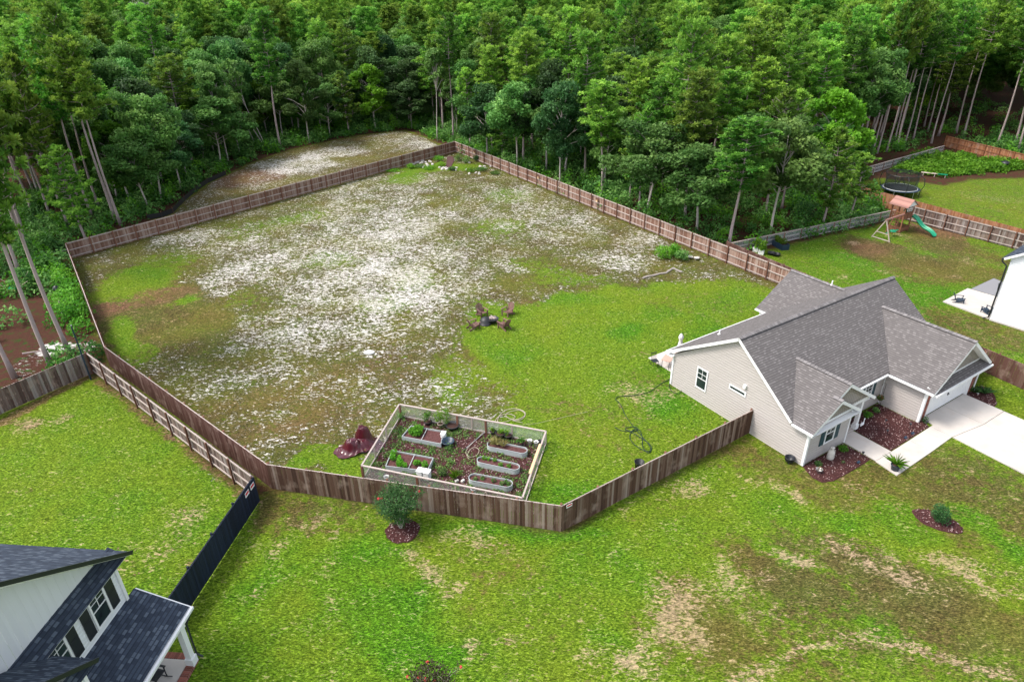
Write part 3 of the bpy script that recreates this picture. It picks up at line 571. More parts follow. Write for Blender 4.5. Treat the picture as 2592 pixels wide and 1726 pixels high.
    for p0,p1 in (((-.36,-.42,2.55),(-.36,1.0,2.55)),((6.4,1.0,2.55),(9.5,1.0,2.55)),((9.53,-1.97,2.5),(9.53,.96,2.5)),((-.3,11.46,2.56),(10.3,11.46,2.56)),((10.33,12.5,2.5),(10.33,11.6,2.5)),((9.7,-2.07,2.42),(16.7,-2.07,2.42))): g.bar(p0,p1,.11,.11,.5)
    g.build('gutter',M['white'],h)
    dsp=MB(); dsp.tube([(16.9,-1.55,2.4),(16.62,-1.5,2.2),(16.6,-1.5,.25),(16.55,-1.95,.08)],.05,6); dsp.build('downspout',M['white'],h)
    # porch column
    c=MB(); c.box((5.82,.42,1.3),(.22,.22,2.35)); c.box((5.82,.42,.3),(.32,.32,.35)); c.box((5.82,.42,2.35),(.30,.30,.16)); c.build('porch_column',M['white'],h,bevel=.01)
    dr=MB(); dr.box((4.9,1.3,1.15),(.95,.06,2.05)); d_=dr.build('front_door',M['brick'],h); k2=MB(); k2.tube([(5.25,1.22,1.05),(5.25,1.26,1.05)],.035,8); k2.build('handle',M['black_metal'],d_)
    # garage
    bp=MB()
    for x0,x1 in((10.05,10.5),(15.85,16.4)):
        bp.box(((x0+x1)/2,-1.40,1.15),(x1-x0,.03,2.3),m=1,r=.5)
        z=.06;row=0
        while z<2.2:
            x=x0-(row%2)*.1
            while x<x1:
                a=max(x,x0);b=min(x+.2,x1)
                if b-a>.02: bp.box(((a+b)/2,-1.43,z+.03),(b-a-.012,.05,.058))
                x+=.2
            z+=.07;row+=1
    bp.build('brick_pier',[M['brick'],M['mortar']],h)
    gd=MB()
    for i in range(4):
        gd.box((13.18,-1.30,.36+i*.53),(5.2,.05,.52),r=.5)
        for j in range(8): gd.box((13.18-2.275+j*.65,-1.325,.36+i*.53),(.5,.02,.36),r=.5)
    gdo=gd.build('garage_door',M['white'],h); q=MB(); q.tube([(13.1,-1.40,1.0),(13.3,-1.40,1.0)],.02,6); q.bar((13.2,-1.36,1.1),(13.2,-1.36,.9),.05,.05); q.build('handle',M['black_metal'],gdo)
    fr=MB(); 
    for x in(10.54,15.82): fr.box((x,-1.40,1.15),(.1,.2,2.3),r=.5)
    fr.box((13.18,-1.40,2.24),(5.4,.21,.12),r=.5); fr.build('door_frame',M['white'],h)
    # windows
    window(h,(0,0,0),Y_,NX,7.85,8.62,1.12,2.55); window(h,(0,0,0),Y_,NX,4.72,5.88,2.42,2.60,kind='slot')
    window(h,(0,0,0),X_,NY,1.72,2.50,.98,2.22,shutters=[(1.2,1.58),(2.64,3.02)])
    window(h,(0,1.35,0),X_,NY,7.75,8.45,.95,2.15,shutters=[(7.3,7.62),(8.58,8.9)])
    bx=MB(); bx.box((-.09,4.78,3.1),(.18,.22,.24)); bx.build('vent_cover',M['white'],h,bevel=.01)
    for (a,b,z,hh) in((3.0,9.76,3.70,.30),(12.0,10.0,0,0),(14.1,8.9,4.95,.35)):
        if hh: v=MB(); v.tube([(a,b,z-.05),(a,b,z+hh)],.05,10,r=.5); v.tube([(a,b,z-.02),(a,b,z+.06)],[.14,.07],10); v.build('vent_pipe',M['white_plastic'],ro)
    f=MB(); f.add([(.03,.03,0),(16.3,.03,0)],[]) 
    return h
M['cap']=mk('ridge_shingle',(.17,.158,.158),.9,.2,9,.25,.2)
tan_house()
# ------------------------------------------------------------------ white house with navy roof (lower left)
LA=R(84.5); LO=Vector((-14.1,18.8,0))
def left_house():
    h=empty('house',LO,LA,label='two storey white house with dark navy shingle roofs, black shutters and a front porch',cat='house')
    X_=(1,0,0);Y_=(0,1,0);NY=(0,-1,0)
    W=MB()
    siding(W,(0,2.1,0),X_,NY,[(-12,.1),(.25,.1),(.25,5.5),(-12,5.5)],.19,.03)
    siding(W,(.25,2.1,0),Y_,(1,0,0),[(0,.1),(11,.1),(11,5.5),(0,5.5)],.19,.03)
    siding(W,(-4.05,.6,0),Y_,(1,0,0),[(0,.1),(1.5,.1),(1.5,5.0),(0,5.0)],.19,.03)
    siding(W,(-12,.6,0),X_,NY,[(0,.1),(7.95,.1),(7.95,5.0),(0,5.0)],.19,.03)
    siding(W,(-12,.75,0),X_,NY,[(0,5.0),(7.95,5.0),(2.0,9.7),(0,9.7)],.19,.03)
    W.build('wall',M['white_siding'],h)
    gb=MB(); siding(gb,(-12,2.45,0),X_,NY,[(0,5.9),(12.0,5.9),(6.2,10.4),(0,10.4)],.35,.006,vertical=True); gb.build('gable_panel',M['white_siding'],h)
    rf=MB(); sn=M['shingle_navy']
    rf.slab([(.9,1.7,5.72),(.9,11,5.72),(-5.6,11,10.75),(-5.6,1.7,10.75)],.16)
    rf.slab([(-12.1,1.7,5.72),(-12.1,11,5.72),(-5.6,11,10.75),(-5.6,1.7,10.75)],.16)
    rf.slab([(.75,1.78,5.62),(-12,1.78,5.62),(-12,2.46,6.06),(.75,2.46,6.06)],.1)
    rf.slab([(.8,-.1,2.72),(.8,2.1,3.66),(-12,2.1,3.66),(-12,-.1,2.72)],.12)
    rf.slab([(-3.62,.28,5.38),(-3.62,2.12,5.38),(-10,2.12,10.3),(-10,.28,10.3)],.16)
    rf.slab([(-3.66,.34,5.2),(-12,.34,5.2),(-12,.74,5.5),(-3.66,.74,5.5)],.08)
    rf.build('roof',[sn,M['white']],h)
    fl=MB()
    for p0,p1 in(((.93,1.64,5.64),(-5.6,1.64,10.70)),((-3.60,.22,5.30),(-10,.22,10.24))): fl.bar(p0,p1,.05,.16,.5)
    fl.build('rake_flashing',M['black_metal'],h)
    tr=MB()
    tr.box((.25,2.08,2.8),(.14,.14,5.4)); tr.box((-4.05,.58,2.6),(.14,.14,4.8)); tr.box((-4,-.02,2.52),(9.6,.18,.22)); tr.box((.7,1.0,2.52),(.16,2.2,.2)); tr.bar((.84,-.1,2.60),(.84,2.1,3.54),.06,.16)
    tr.build('trim_board',M['white'],h)
    gt=MB(); gt.bar((.86,-.18,2.62),(-12,-.18,2.62),.12,.12,.5); gt.build('gutter',M['white'],h)
    dn=MB(); dn.tube([(.55,-.2,2.55),(.5,-.14,2.38),(.34,-.08,2.2),(.33,-.05,.3),(.34,-.3,.12)],.045,6); dn.build('downspout',M['black_metal'],h)
    for a in(.0,-3.6):
        c=MB(); c.box((a,.0,1.4),(.26,.26,2.2)); c.box((a,0,.32),(.36,.36,.42)); c.box((a,0,2.36),(.34,.34,.12)); c.build('porch_column',M['white'],h,bevel=.01)
    pf=MB(); pf.box((-4,1.06,.06),(8.2,1.7,.18)); pf.build('porch_floor',M['concrete'],h)
    be=MB()
    for i in range(90): be.box((.2-i*.095,.02,.07),(.075,.32,.19),m=0)
    for i in range(22): be.box((.27,.2+i*.085,.069),(.3,.07,.185),m=0)
    be.box((-4,.02,.05),(8.5,.30,.18),m=1,r=.5); be.box((.26,1.1,.05),(.28,1.9,.175),m=1,r=.5); be.build('brick_edging',[M['brick'],M['mortar']],h)
    window(h,(0,2.1,0),X_,NY,-1.42,-.68,4.02,5.5,shutters=[(-.52,-.1),(-2.0,-1.58)],shmat='black_metal')
    window(h,(0,2.1,0),X_,NY,-3.7,-2.92,4.02,5.5,shutters=[(-2.76,-2.34)],shmat='black_metal')
    lt=MB(); lt.tube([(.05,.3,2.42),(.05,.3,2.3)],.02,6); lt.lathe([(0,2.32),(.07,2.3),(.09,2.15),(.03,2.08),(0,2.07)],(.05,.3,0),12); 
    return h
left_house()
LX=Vector((math.cos(LA),math.sin(LA),0));LY=Vector((-math.sin(LA),math.cos(LA),0))
def LH(a,b,z=0): return LO+LX*a+LY*b+Vector((0,0,z))
# ------------------------------------------------------------------ white house (right)
RO=Vector((40.08,49.67,0)); RA=R(-52.2)
def right_house():
    h=empty('house',RO,RA,label='tall white sided house cut by the right edge of the picture, black gutter pipes',cat='house')
    W=MB()   # local x runs along the visible wall towards the front; +y is its far inner side
    siding(W,(0,0,0),(1,0,0),(0,-1,0),[(0,.1),(12,.1),(12,5.65),(0,5.65)],.19,.03)
    siding(W,(0,0,0),(0,1,0),(-1,0,0),[(0,.1),(12,.1),(12,5.65),(0,5.65)],.19,.03)
    siding(W,(0,0,0),(1,0,0),(0,-1,0),[(0,5.65),(12,5.65),(6,9.6)],.19,.03)
    W.build('wall',M['white_siding'],h)
    rf=MB(); rf.slab([(-.45,-.35,5.5),(-.45,12,5.5),(6,12,9.8),(6,-.35,9.8)],.18); rf.slab([(12.45,-.35,5.5),(12.45,12,5.5),(6,12,9.8),(6,-.35,9.8)],.18); rf.build('roof',[M['shingle_navy'],M['white']],h)
    lw=MB(); lw.slab([(-.02,4.2,2.9),(-2.4,4.2,2.45),(-2.4,9.5,2.45),(-.02,9.5,2.9)],.14)
    g=MB(); g.bar((-.5,-.38,5.42),(-.5,12,5.42),.12,.12); g.build('gutter',M['black_metal'],h)
    d=MB(); d.tube([(-.5,-.36,5.38),(-.48,-.3,5.2),(-.12,-.12,4.85),(-.10,-.08,.25),(-.45,-.25,.08)],.065,7); d.tube([(-.12,-.1,2.7),(-.45,1.0,2.9)],.06,6); d.build('downspout',M['black_metal'],h)
    ft=MB(); ft.box((6,-.03,.05),(12,.05,.12)); ft.build('foundation',M['concrete'],h)
right_house()
z6=lambda x,y:zp(6,x,y)
pt=[G(*z6(*q)) for q in((1795,515),(1965,425),(2170,485),(2230,560),(2110,632))]
slabobj('patio',[pt],.06,.12,M['concrete'])
slabobj('patio',[[G(*z6(*q)) for q in((1990,428),(2145,356),(2260,400),(2200,490))]],.05,.1,M['gravel'])
slabobj('patio',[[H(1.2,11.2),H(1.2,14.6),H(7.2,14.6),H(7.2,11.0)]],.05,.12,M['concrete'])
#@@FENCE
def fence(P0,P1,side,label,mat='fence_in',rail='rail',post='post',h=1.83,group=None,step=2.44,bw=.14,hidden_rails=False,tops='dog',name='wooden_fence'):
    """side +1: rails and posts stand left of P0->P1"""
    P0=Vector((*P0[:2],0));P1=Vector((*P1[:2],0));d=P1-P0;L=d.length;rz=math.atan2(d.y,d.x)
    r=empty(name,P0,rz,label=label,cat='fence',group=group)
    b=MB();n=int(L/(bw+.010));st=L/n
    for i in range(n):
        x=(i+.5)*st+rnd.uniform(-.004,.004);hh=h-.05+rnd.uniform(-.02,.02);w2=bw/2;y=-.01*side+rnd.uniform(-.006,.006);t=.009;ln=rnd.uniform(-.006,.006);cz=.02
        c=.03
        prof=[(x-w2,cz),(x+w2,cz),(x+w2+ln,hh-c),(x+w2-c+ln,hh),(x-w2+c+ln,hh),(x-w2+ln,hh-c)]
        V=[(a,y-t,z) for a,z in prof]+[(a,y+t,z) for a,z in prof]
        b.add(V,[(0,1,2,3,4,5),(11,10,9,8,7,6)]+[(i_,6+i_,6+(i_+1)%6,(i_+1)%6) for i_ in range(6)])
    b.build('board_panel',M[mat],r)
    if not hidden_rails:
        for z in (.22,.95,h-.12):
            q=MB();k=max(1,int(L/4.88));s_=L/k
            for i in range(k): q.box(((i+.5)*s_,side*.045+rnd.uniform(-.004,.004),z+rnd.uniform(-.01,.01)),(s_-.01,.05,.095))
            q.build('rail',M[rail],r)
    k=max(1,round(L/step)); base=None
    for i in range(k+1):
        if base is None:
            q=MB(); q.box((0,0,h/2-.02),(.095,.095,h-.02)); q.box((0,0,h-.01),(.10,.10,.02)); base=q.mesh('post',M[post])
        o=bpy.data.objects.new('post',base); COL.objects.link(o); o.parent=r; o.location=(min(max(i*L/k,.05),L-.05),side*.12,rnd.uniform(-.03,.02))
    return r
FG2=(33.5,44.2)
fence(FL,FF,-1,'long brown board fence at the back of the sandy yard, up to the far corner',group=None)
fence(FF,FG2,-1,'long brown board fence from the far corner along the right side to the beige house')
fence(FD,FL,-1,'board fence seen almost edge-on along the left side of the sandy yard',mat='fence_dark')
fence(FD,FC,1,'dark reddish board fence just behind and beside the railed fence at lower left',mat='fence_dark')
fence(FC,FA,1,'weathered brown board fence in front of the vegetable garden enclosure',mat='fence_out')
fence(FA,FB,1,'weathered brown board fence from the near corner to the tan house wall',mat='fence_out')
fence(SS,ST,-1,'railed side of the board fence closing off the bright green small yard',mat='fence_grey',rail='rail',post='post')
fence(G(-90,1090),SS,1,'grey weathered board fence at the left edge of the picture',mat='fence_grey')
fence(ST,G(440,1600),-1,'black painted board fence running down to the white porch',mat='fence_navy',rail='fence_navy',post='fence_navy')
fence((22.1,64.6),(38.2,34.6),1,'dark board fence of the neighbouring yard, behind the tan house roof to the right edge',mat='fence_dark',rail='rail_brown')
fence(H(16.55,-1.35),(34.2,41.5),1,'short brown board gate fence between garage corner and side fence',mat='fence_out',rail='rail_brown')
fence(G(2284,555),(55.2,61.8),-1,'greyish brown railed fence behind the playset',mat='fence_grey')
fence(G(2118,492),(56.0,62.6),1,'bright red cedar fence beside the trampoline',mat='fence_red',rail='rail_brown')
fence(G(2389,372),G(2640,436),-1,'new reddish board fence at the far right edge behind the bushes',mat='fence_red',rail='fence_red',post='fence_red')
def rail_fence(P0,P1,label,step=2.4,h=1.15,gate=None,sunk=0,col='rail'):
    P0=Vector((*P0[:2],0));P1=Vector((*P1[:2],0));d=P1-P0;L=d.length
    r=empty('rail_fence',P0,math.atan2(d.y,d.x),label=label,cat='fence')
    for z in(.12,.62,h-.05): q=MB(); q.box((L/2,.06,z),(L,.04,.12)); q.build('rail',M[col],r)
    q=MB(); q.box((L/2,.05,h+.02),(L,.14,.035)); q.build('top_board',M[col],r)
    k=round(L/step)
    for i in range(k+1): q=MB(); q.box((i*L/k,0,h/2),(.09,.09,h)); q.build('post',M['rail_brown'],r)
    w_=MB(); w_.add([(0,.035,.05),(L,.035,.05),(L,.035,h-.1),(0,.035,h-.1)],[(0,1,2,3)]); w_.build('wire_panel',M['wire'],r)
rail_fence((23.0,65.6),G(2262,556),'pale three-rail fence with wire between the planters and the playset')
rail_fence(G(2185,446),G(2386,388),'pale rail fence in front of the pine trunks at far right')
rail_fence(G(2080,455),G(2180,448),'short end of pale rail fence half hidden in leaves near the trampoline',step=1.3)
gt=empty('gate',(*G(2190,447),0),R(15),label='small open timber gate leaning at the end of the far rail fence',cat='gate')
q=MB(); 
for a,b in(((0,0,.1),(0,0,1.2)),((1.3,0,.1),(1.3,0,1.2)),((0,0,.15),(1.3,0,.15)),((0,0,1.15),(1.3,0,1.15)),((0,0.02,.15),(1.3,0.02,1.15))): q.bar(a,b,.08,.06)
q.build('gate_frame',M['rail'],gt)
#@@TREES
# ------------------------------------------------------------------ tree prototypes (mesh data shared by copies)
def pine_meshes(seed,h,r,base,dens=1.,puff=.46,trunk_r=.17,bare=.0):
    g=np.random.default_rng(seed); t=MB(); c=MB(); rd=random.Random(seed)
    lean=(rd.uniform(-.02,.02),rd.uniform(-.02,.02)); ax=lambda z:Vector((lean[0]*z+.12*math.sin(z*.35+seed),lean[1]*z+.12*math.cos(z*.3+seed),z))-Vector((.12*math.sin(seed),.12*math.cos(seed),0))
    zs=[h*i/14 for i in range(15)]; t.tube([ax(z) for z in zs],[max(.02,trunk_r*(1-.9*z/h)+(.08 if z==0 else 0)) for z in zs],8,.5)
    n=int((h*(1-base))/.44); C=[];Rr=[]; gap0=rd.random()*6.28
    for i in range(n):
        f=i/(n-1); z=h*(base+(1-base)*f); L=r*math.sqrt(max(.06,1-((f-.38)/.66)**2)); L*=rd.uniform(.62,1.12)
        if f<.12: L*=.6
        gap=rd.random()*6.28
        nb=rd.choice([3,4,4,5,5]); a0=rd.uniform(0,6.28)
        for k in range(nb):
            if rd.random()<.14 or (f<.6 and rd.random()<.5 and abs((a0+6.28*k/nb-gap0)%6.28)<1.1): continue
            a=a0+6.28*k/nb+rd.uniform(-.4,.4); Lb=L*rd.uniform(.6,1.15); rise=rd.uniform(.0,.40)+.75*f*f
            p0=ax(z); tip=p0+Vector((math.cos(a)*Lb,math.sin(a)*Lb,Lb*rise)); mid=(p0+tip)/2-Vector((0,0,.05*Lb))
            t.tube([p0,mid,tip],[.035+.02*(1-f),.025,.01],4,.5,cap=False)
            m=max(2,int(Lb*2.3*dens))
            for j in range(m):
                q=.34+.66*(j+rd.random()*.6)/m; w_=Lb*.22*(1.2-q*.4)
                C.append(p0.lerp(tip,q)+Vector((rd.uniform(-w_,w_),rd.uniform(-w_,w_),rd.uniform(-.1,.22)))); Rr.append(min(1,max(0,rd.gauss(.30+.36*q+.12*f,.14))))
    C.append(ax(h)+Vector((0,0,.1)));Rr.append(.9)
    C=np.array([tuple(v) for v in C]); k=int(26); n=len(C)
    # each tuft: needle fans spreading out and up from the shoot
    d=g.normal(size=(n,k,3)); d[...,2]=d[...,2]*.75+.45; d/=np.linalg.norm(d,axis=2)[...,None]
    s=g.normal(size=(n,k,3)); s=np.cross(d,s); s/=np.linalg.norm(s,axis=2)[...,None]
    L=puff*g.uniform(.6,1.1,(n,k))[...,None]; w_=.065+.035*g.random((n,k))[...,None]
    c0=C[:,None,:]; V=np.stack([c0+d*L*.12,c0+d*L*.62+s*w_,c0+d*L,c0+d*L*.62-s*w_],2).reshape(-1,3)
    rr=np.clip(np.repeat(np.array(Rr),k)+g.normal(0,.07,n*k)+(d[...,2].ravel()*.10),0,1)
    c.v=V.tolist(); c.f=[(4*i,4*i+1,4*i+2,4*i+3) for i in range(n*k)]; c.r=rr.tolist(); c.m=[0]*len(c.f)
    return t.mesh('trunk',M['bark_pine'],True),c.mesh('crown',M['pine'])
def broad_meshes(seed,h,r,base,leaf=.19,n=11000,mat='broad',bark='bark_pale',stems=1,tr=.13,flat=1.):
    g=np.random.default_rng(seed); rd=random.Random(seed); t=MB(); c=MB(); blobs=[]
    for s_ in range(stems):
        lx,ly=(rd.uniform(-.10,.10),rd.uniform(-.10,.10)) if stems>1 else (rd.uniform(-.03,.03),rd.uniform(-.03,.03))
        ax=lambda z:Vector((lx*z*1.4+.1*math.sin(z*.6+seed)+.15*s_,ly*z*1.4+.1*math.cos(z*.5+seed)-.1,z))
        zs=[h*.88*i/9 for i in range(10)]; t.tube([ax(z) for z in zs],[tr*(1-.85*z/h) for z in zs],7,.5)
        m=int(13*flat) if stems==1 else 8
        for i in range(m+5):
            f=(i+.5)/(m+5); z=h*(base+(.86-base)*f); a=2.4*i+rd.uniform(-.5,.5); L=r*(.55+.6*math.sin(PI*min(.97,.15+f*.85)))*rd.uniform(.55,1.0)*(.55 if i%3==0 else 1)
            p0=ax(z*.82); tip=ax(z)+Vector((math.cos(a)*L,math.sin(a)*L,rd.uniform(.3,1.1))); mid=p0.lerp(tip,.5)+Vector((0,0,.25))
            t.tube([p0,mid,tip],[.05,.035,.015],4,.5,cap=False); blobs.append((tip,r*rd.uniform(.26,.46),rd.gauss(.5,.17)))
            for _ in range(2):
                e=tip+Vector((rd.uniform(-1,1),rd.uniform(-1,1),rd.uniform(-.4,.8)))*r*.3; t.tube([mid,e],[.025,.01],3,.5,cap=False); blobs.append((e,r*rd.uniform(.14,.28),rd.gauss(.5,.2)))
        blobs.append((ax(h*.93),r*.38,.65))
    W=np.array([b[1]**2 for b in blobs]); W/=W.sum(); ch=g.choice(len(blobs),n,p=W)
    C=np.array([tuple(blobs[i][0]) for i in ch]); Rb=np.array([blobs[i][1] for i in ch]); Rv=np.array([blobs[i][2] for i in ch])
    d=g.normal(size=(n,3)); d/=np.linalg.norm(d,axis=1)[:,None]; rad=(Rb*(.35+.75*g.random(n)**.6))[:,None]
    P=C+d*rad*np.array([1,1,.72]); P[:,2]=np.maximum(P[:,2],h*base*.6)
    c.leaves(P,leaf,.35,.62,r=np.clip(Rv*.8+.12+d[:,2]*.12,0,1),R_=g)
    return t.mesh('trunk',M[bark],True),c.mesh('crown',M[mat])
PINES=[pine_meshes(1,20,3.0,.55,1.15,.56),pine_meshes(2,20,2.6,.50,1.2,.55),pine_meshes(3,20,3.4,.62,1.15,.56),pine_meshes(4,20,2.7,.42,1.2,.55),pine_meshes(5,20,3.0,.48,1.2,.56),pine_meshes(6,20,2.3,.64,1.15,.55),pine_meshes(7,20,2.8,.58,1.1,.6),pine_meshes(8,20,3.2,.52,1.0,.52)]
YPINE=[pine_meshes(11,12,2.2,.30,1.05,.42,.12),pine_meshes(12,12,2.5,.22,1.05,.42,.13)]
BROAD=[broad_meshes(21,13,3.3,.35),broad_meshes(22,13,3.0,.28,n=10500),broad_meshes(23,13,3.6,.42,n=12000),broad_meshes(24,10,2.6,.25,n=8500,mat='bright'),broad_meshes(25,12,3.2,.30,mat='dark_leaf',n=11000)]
THIN=[broad_meshes(31,12,1.5,.62,n=1800,tr=.09),broad_meshes(32,12,1.7,.55,n=2200,stems=2,tr=.08)]
def make_tree(name,meshes,x,y,s=1.,sz=None,rz=None,label=None,group=None,tilt=None):
    r=empty(name,(x,y,-.05),rnd.uniform(0,6.28) if rz is None else rz,label=label,cat='tree',group=group)
    r.scale=(s,s,sz or s)
    if tilt: r.rotation_euler=(tilt[0],tilt[1],0)
    for m in meshes:
        o=bpy.data.objects.new(m.name.split('.')[0],m); COL.objects.link(o); o.parent=r
    return r
TREEPOS=[]
def special(kind,bx,by,ty,label,s=None,tilt=None,name=None,group=None):
    """base pixel and top row in the photograph give the place and the height"""
    x,y=G(bx,by); dist=math.hypot(x,y); d=_f+_r2*((bx-CX)/F)-_u2*((ty-CY)/F); hh=CAMH+d.z*dist/math.hypot(d.x,d.y); hh=min(max(hh,3),24)
    ms={'p':PINES,'y':YPINE,'b':BROAD,'t':THIN}[kind[0]]; ms=ms[int(kind[1:])]; H0={'p':20,'y':12,'b':13,'t':12}[kind[0]]
    if kind=='b3': H0=10
    if kind=='b4': H0=12
    TREEPOS.append((x,y,1.6)); sz=hh/H0
    return make_tree(name or {'p':'pine_tree','y':'pine_tree','b':'broadleaf_tree','t':'birch_tree'}[kind[0]],ms,x,y,s or (sz*.5+.5),sz,label=label,tilt=tilt,group=group)
DEAD=[(broad_meshes(41,13,3.6,.3,n=60,tr=.16)[0])]; q_=MB(); [q_.leaves(np.array([math.cos(k*2.4)*2.2*((k%5+2)/6),math.sin(k*2.4)*2.2*((k%5+2)/6),6.5+k*.28])+rng.normal(size=(190,3))*.75,.42,.1,.05) for k in range(26)]; DEADC=q_.mesh('crown',M['dead'])
x,y=G(*dp(366,168)); r_=empty('bare_tree',(x,y,0),0,label='bare grey dead tree standing among the left wood near the top edge',cat='tree'); r_.scale=(1.1,1.1,1.15); o_=bpy.data.objects.new('trunk',DEAD[0]); COL.objects.link(o_); o_.parent=r_; o_=bpy.data.objects.new('crown',DEADC); COL.objects.link(o_); o_.parent=r_; r_.scale=(1.3,1.3,1.4); TREEPOS.append((x,y,3))
P=zp
gb='bare trunked pines at the left edge'; 
special('p5',176,894,-420,'tall pine rising beside the black pole, white rope bands round its trunk',s=1.0)
special('p3',128,923.5,-480,'tall leaning pine just left of the roped pine, behind the grey fence corner',s=1.)
special('p2',37,955,-460,'pine trunk cut by the left edge above the grey board fence',s=1.)
special('p5',52,700,-330,'pine trunk behind the green saucer swing, close to the left edge')
special('p2',75,640,-200,'thick pine trunk standing above the green saucer swing in the brush')
special('p0',233,550,60,'slim pine with a bare trunk, first of the pair left of the fence corner pines')
special('p2',251,528,80,'slim dark pine close behind the fence at upper left')
special('p0',293.5,563,20,'tall pine whose trunk ends just above the left fence corner, left of its twin')
special('p2',306,570,110,'tall pine at the fence corner, right of its twin trunk')
special('y0',174,575,150,'pine with slanting bare trunk left of the sandy yard corner',s=1.2)
special('b0',387,484,310,'small round leafy tree with a forked pale trunk, left of the sandy clearing',s=.85)
special('b1',543,393,250,'leafy tree with curved pale limbs at the edge of the sandy clearing',s=.9)
special('t0',647,367,190,'thin leaning birch, left one of two beside the big clearing pine',tilt=(.05,-.22,0))
special('t1',671,376,130,'thin leaning birch with bright green top, right one of two beside the clearing pine',tilt=(.05,-.25,0))
special('p1',710,374,40,'big full crowned pine with purple grey trunk at the edge of the clearing',s=1.2)
special('p2',831,308,60,'tall pine with thin trunk behind the middle of the clearing')
special('t0',785,315,200,'short pair of pale stems left of the thin pine behind the clearing')
special('p0',895,308,70,'slim pine left of the dark blue green round tree')
special('b4',985,290,139,'dark blue green round tree standing behind the right end of the clearing',s=1.15)
special('t0',1107,358,110,'very thin straight pole-like tree just left of the far fence corner')
special('p5',1146.5,356,45,'tall pale trunked pine directly behind the far fence corner',s=1.05)
special('t1',1154,341,190,'thin pale stem close right of the pine at the far fence corner')
special('p4',1247,387,130,'yellowish pine with knotty crown, second behind the right fence from the corner')
special('t1',1275,378,300,'small forked grey sapling behind the right fence near the far corner',s=.6)
special('p1',1325.5,418,100,'broad yellow green pine with straight thick trunk behind the right fence',s=1.1)
special('p2',1348,385,150,'darker pine trunk half hidden right of the broad yellow green pine')
special('b2',1421.6,422,238,'pale limbed spreading leafy tree behind the right fence',s=1.0)
special('b1',1531.7,470,250,'dense leafy tree between spreading tree and the pine cluster')
special('y0',1592,517,300,'young pine with thin trunk in the cluster behind the middle of the right fence')
special('y1',1618,532,280,'bright young pine, front one of the cluster behind the right fence')
special('p0',1643.6,510,210,'pine at the right of the cluster behind the right fence')
special('p4',1733.5,554,195,'tufted bright pine with long clear trunk above the right fence',s=1.0)
special('t1',1873,499,270,'grey forked birch with twin pale stems right of the tufted bright pine',s=1.)
special('y1',1937,550,238,'young full pine above the rail fence start, left of two',s=1.25)
special('y0',1977.5,532,240,'young pine above the rail fence, right of two',s=1.2)
special('b3',2080,480,225,'big light green leafy tree overhanging the start of the red cedar fence',s=1.35)
row=[(1305,1065),(1340,1060),(1405,1050),(1460,990),(1480,980),(1530,1000),(1590,965),(1665,875),(1690,910),(1715,990)]
for i,(a,b) in enumerate(row):
    q=P(3,a,b); special('p%d'%(2 if i%2 else 5),q[0],q[1],20+rnd.uniform(-20,30),'tall bare trunked pine in the close row of pale trunks above the far rail fence',group='row of bare pine trunks above the far rail fence',s=.85)
for a,b,l in((1885,920,'pine with dark trunk right of the close row of pale trunks'),(1930,970,'pine with thin pale trunk right of the dark trunk, above the far red fence corner'),(2160,1020,'tall pine with long curved trunk near the right edge behind the reddish fence')):
    q=P(3,a,b); special('p2',q[0],q[1],-10,l)
# ------------------------------------------------------------------ the wood behind: nearest trees one by one, the rest as one mass
def openat(x,y):
    X_=np.array([x]);Y_=np.array([y]); return float(max(sdf(X_,Y_,YARD)[0],sdf(X_,Y_,CLEAR)[0],sdf(X_,Y_,RYARD)[0],sdf(X_,Y_,[FG,(22.5,64.3),(40,40),(25,46)])[0],sdf(X_,Y_,OUTER)[0]))
OUTER=[G(-300,1060),G(0,1000),SS,(FD[0]-.5,FD[1]),FC,FA,FB,(25,46),(45,42),(130,0),(130,-200),(-200,-200)]
BRUSH=[G(*dp(x,y)) for x,y in((1620,470),(1700,430),(1850,420),(1960,440),(1960,480),(1760,530),(1700,555))]
LEFTB=[G(*dp(x,y)) for x,y in((-60,700),(-60,1000),(0,900),(200,820),(230,790),(150,600),(120,560),(60,560))]
THICK=[G(*dp(x,y)) for x,y in((1950,395),(2000,372),(2170,320),(2400,385),(2400,480),(2200,420),(2060,425))]
cand=[];cell={}
def okp(x,y,rad):
    i,j=int(x//6),int(y//6)
    for a in range(i-1,i+2):
        for b in range(j-1,j+2):
            for (u,v,r_) in cell.get((a,b),()):
                if (u-x)**2+(v-y)**2<(rad*.5+r_*.5)**2*1.0: return False
    return True
def put(x,y,r_): cell.setdefault((int(x//6),int(y//6)),[]).append((x,y,r_))
for x,y,r_ in TREEPOS: put(x,y,3.4)
FOR=[]
tries=0
for k in range(26000):
    yy=45+(rnd.random()**.62)*300; hw=yy*.84+14; xx=rnd.uniform(-hw,hw)
    px,py=PX(xx,yy,10)
    if px<-160 or px>2760: continue
    rad=3.6 if yy<170 else 4.6
    o=openat(xx,yy)
    if o>-1.8: continue
    if sdf(np.array([xx]),np.array([yy]),THICK)[0]>-.5: continue
    if sdf(np.array([xx]),np.array([yy]),BRUSH)[0]>-1 or sdf(np.array([xx]),np.array([yy]),LEFTB)[0]>-1: continue
    if not okp(xx,yy,rad): continue
    put(xx,yy,rad); FOR.append((xx,yy,o))
FOR.sort(key=lambda t:math.hypot(t[0],t[1]))
print('forest candidates',len(FOR))
NIND=238
def kindof(x,y,o):
    px,py=PX(x,y,0); n=float(fbm(np.array([x]),np.array([y]),26,3)[0])
    pb=.16
    if 240<px<1080: pb=.70
    elif px<=240: pb=.18
    elif 1300<px<2150 and o>-9: pb=.42
    if y>190: pb*=.5
    return 'b' if rnd.random()<pb+n*.5 else 'p'
far=[]
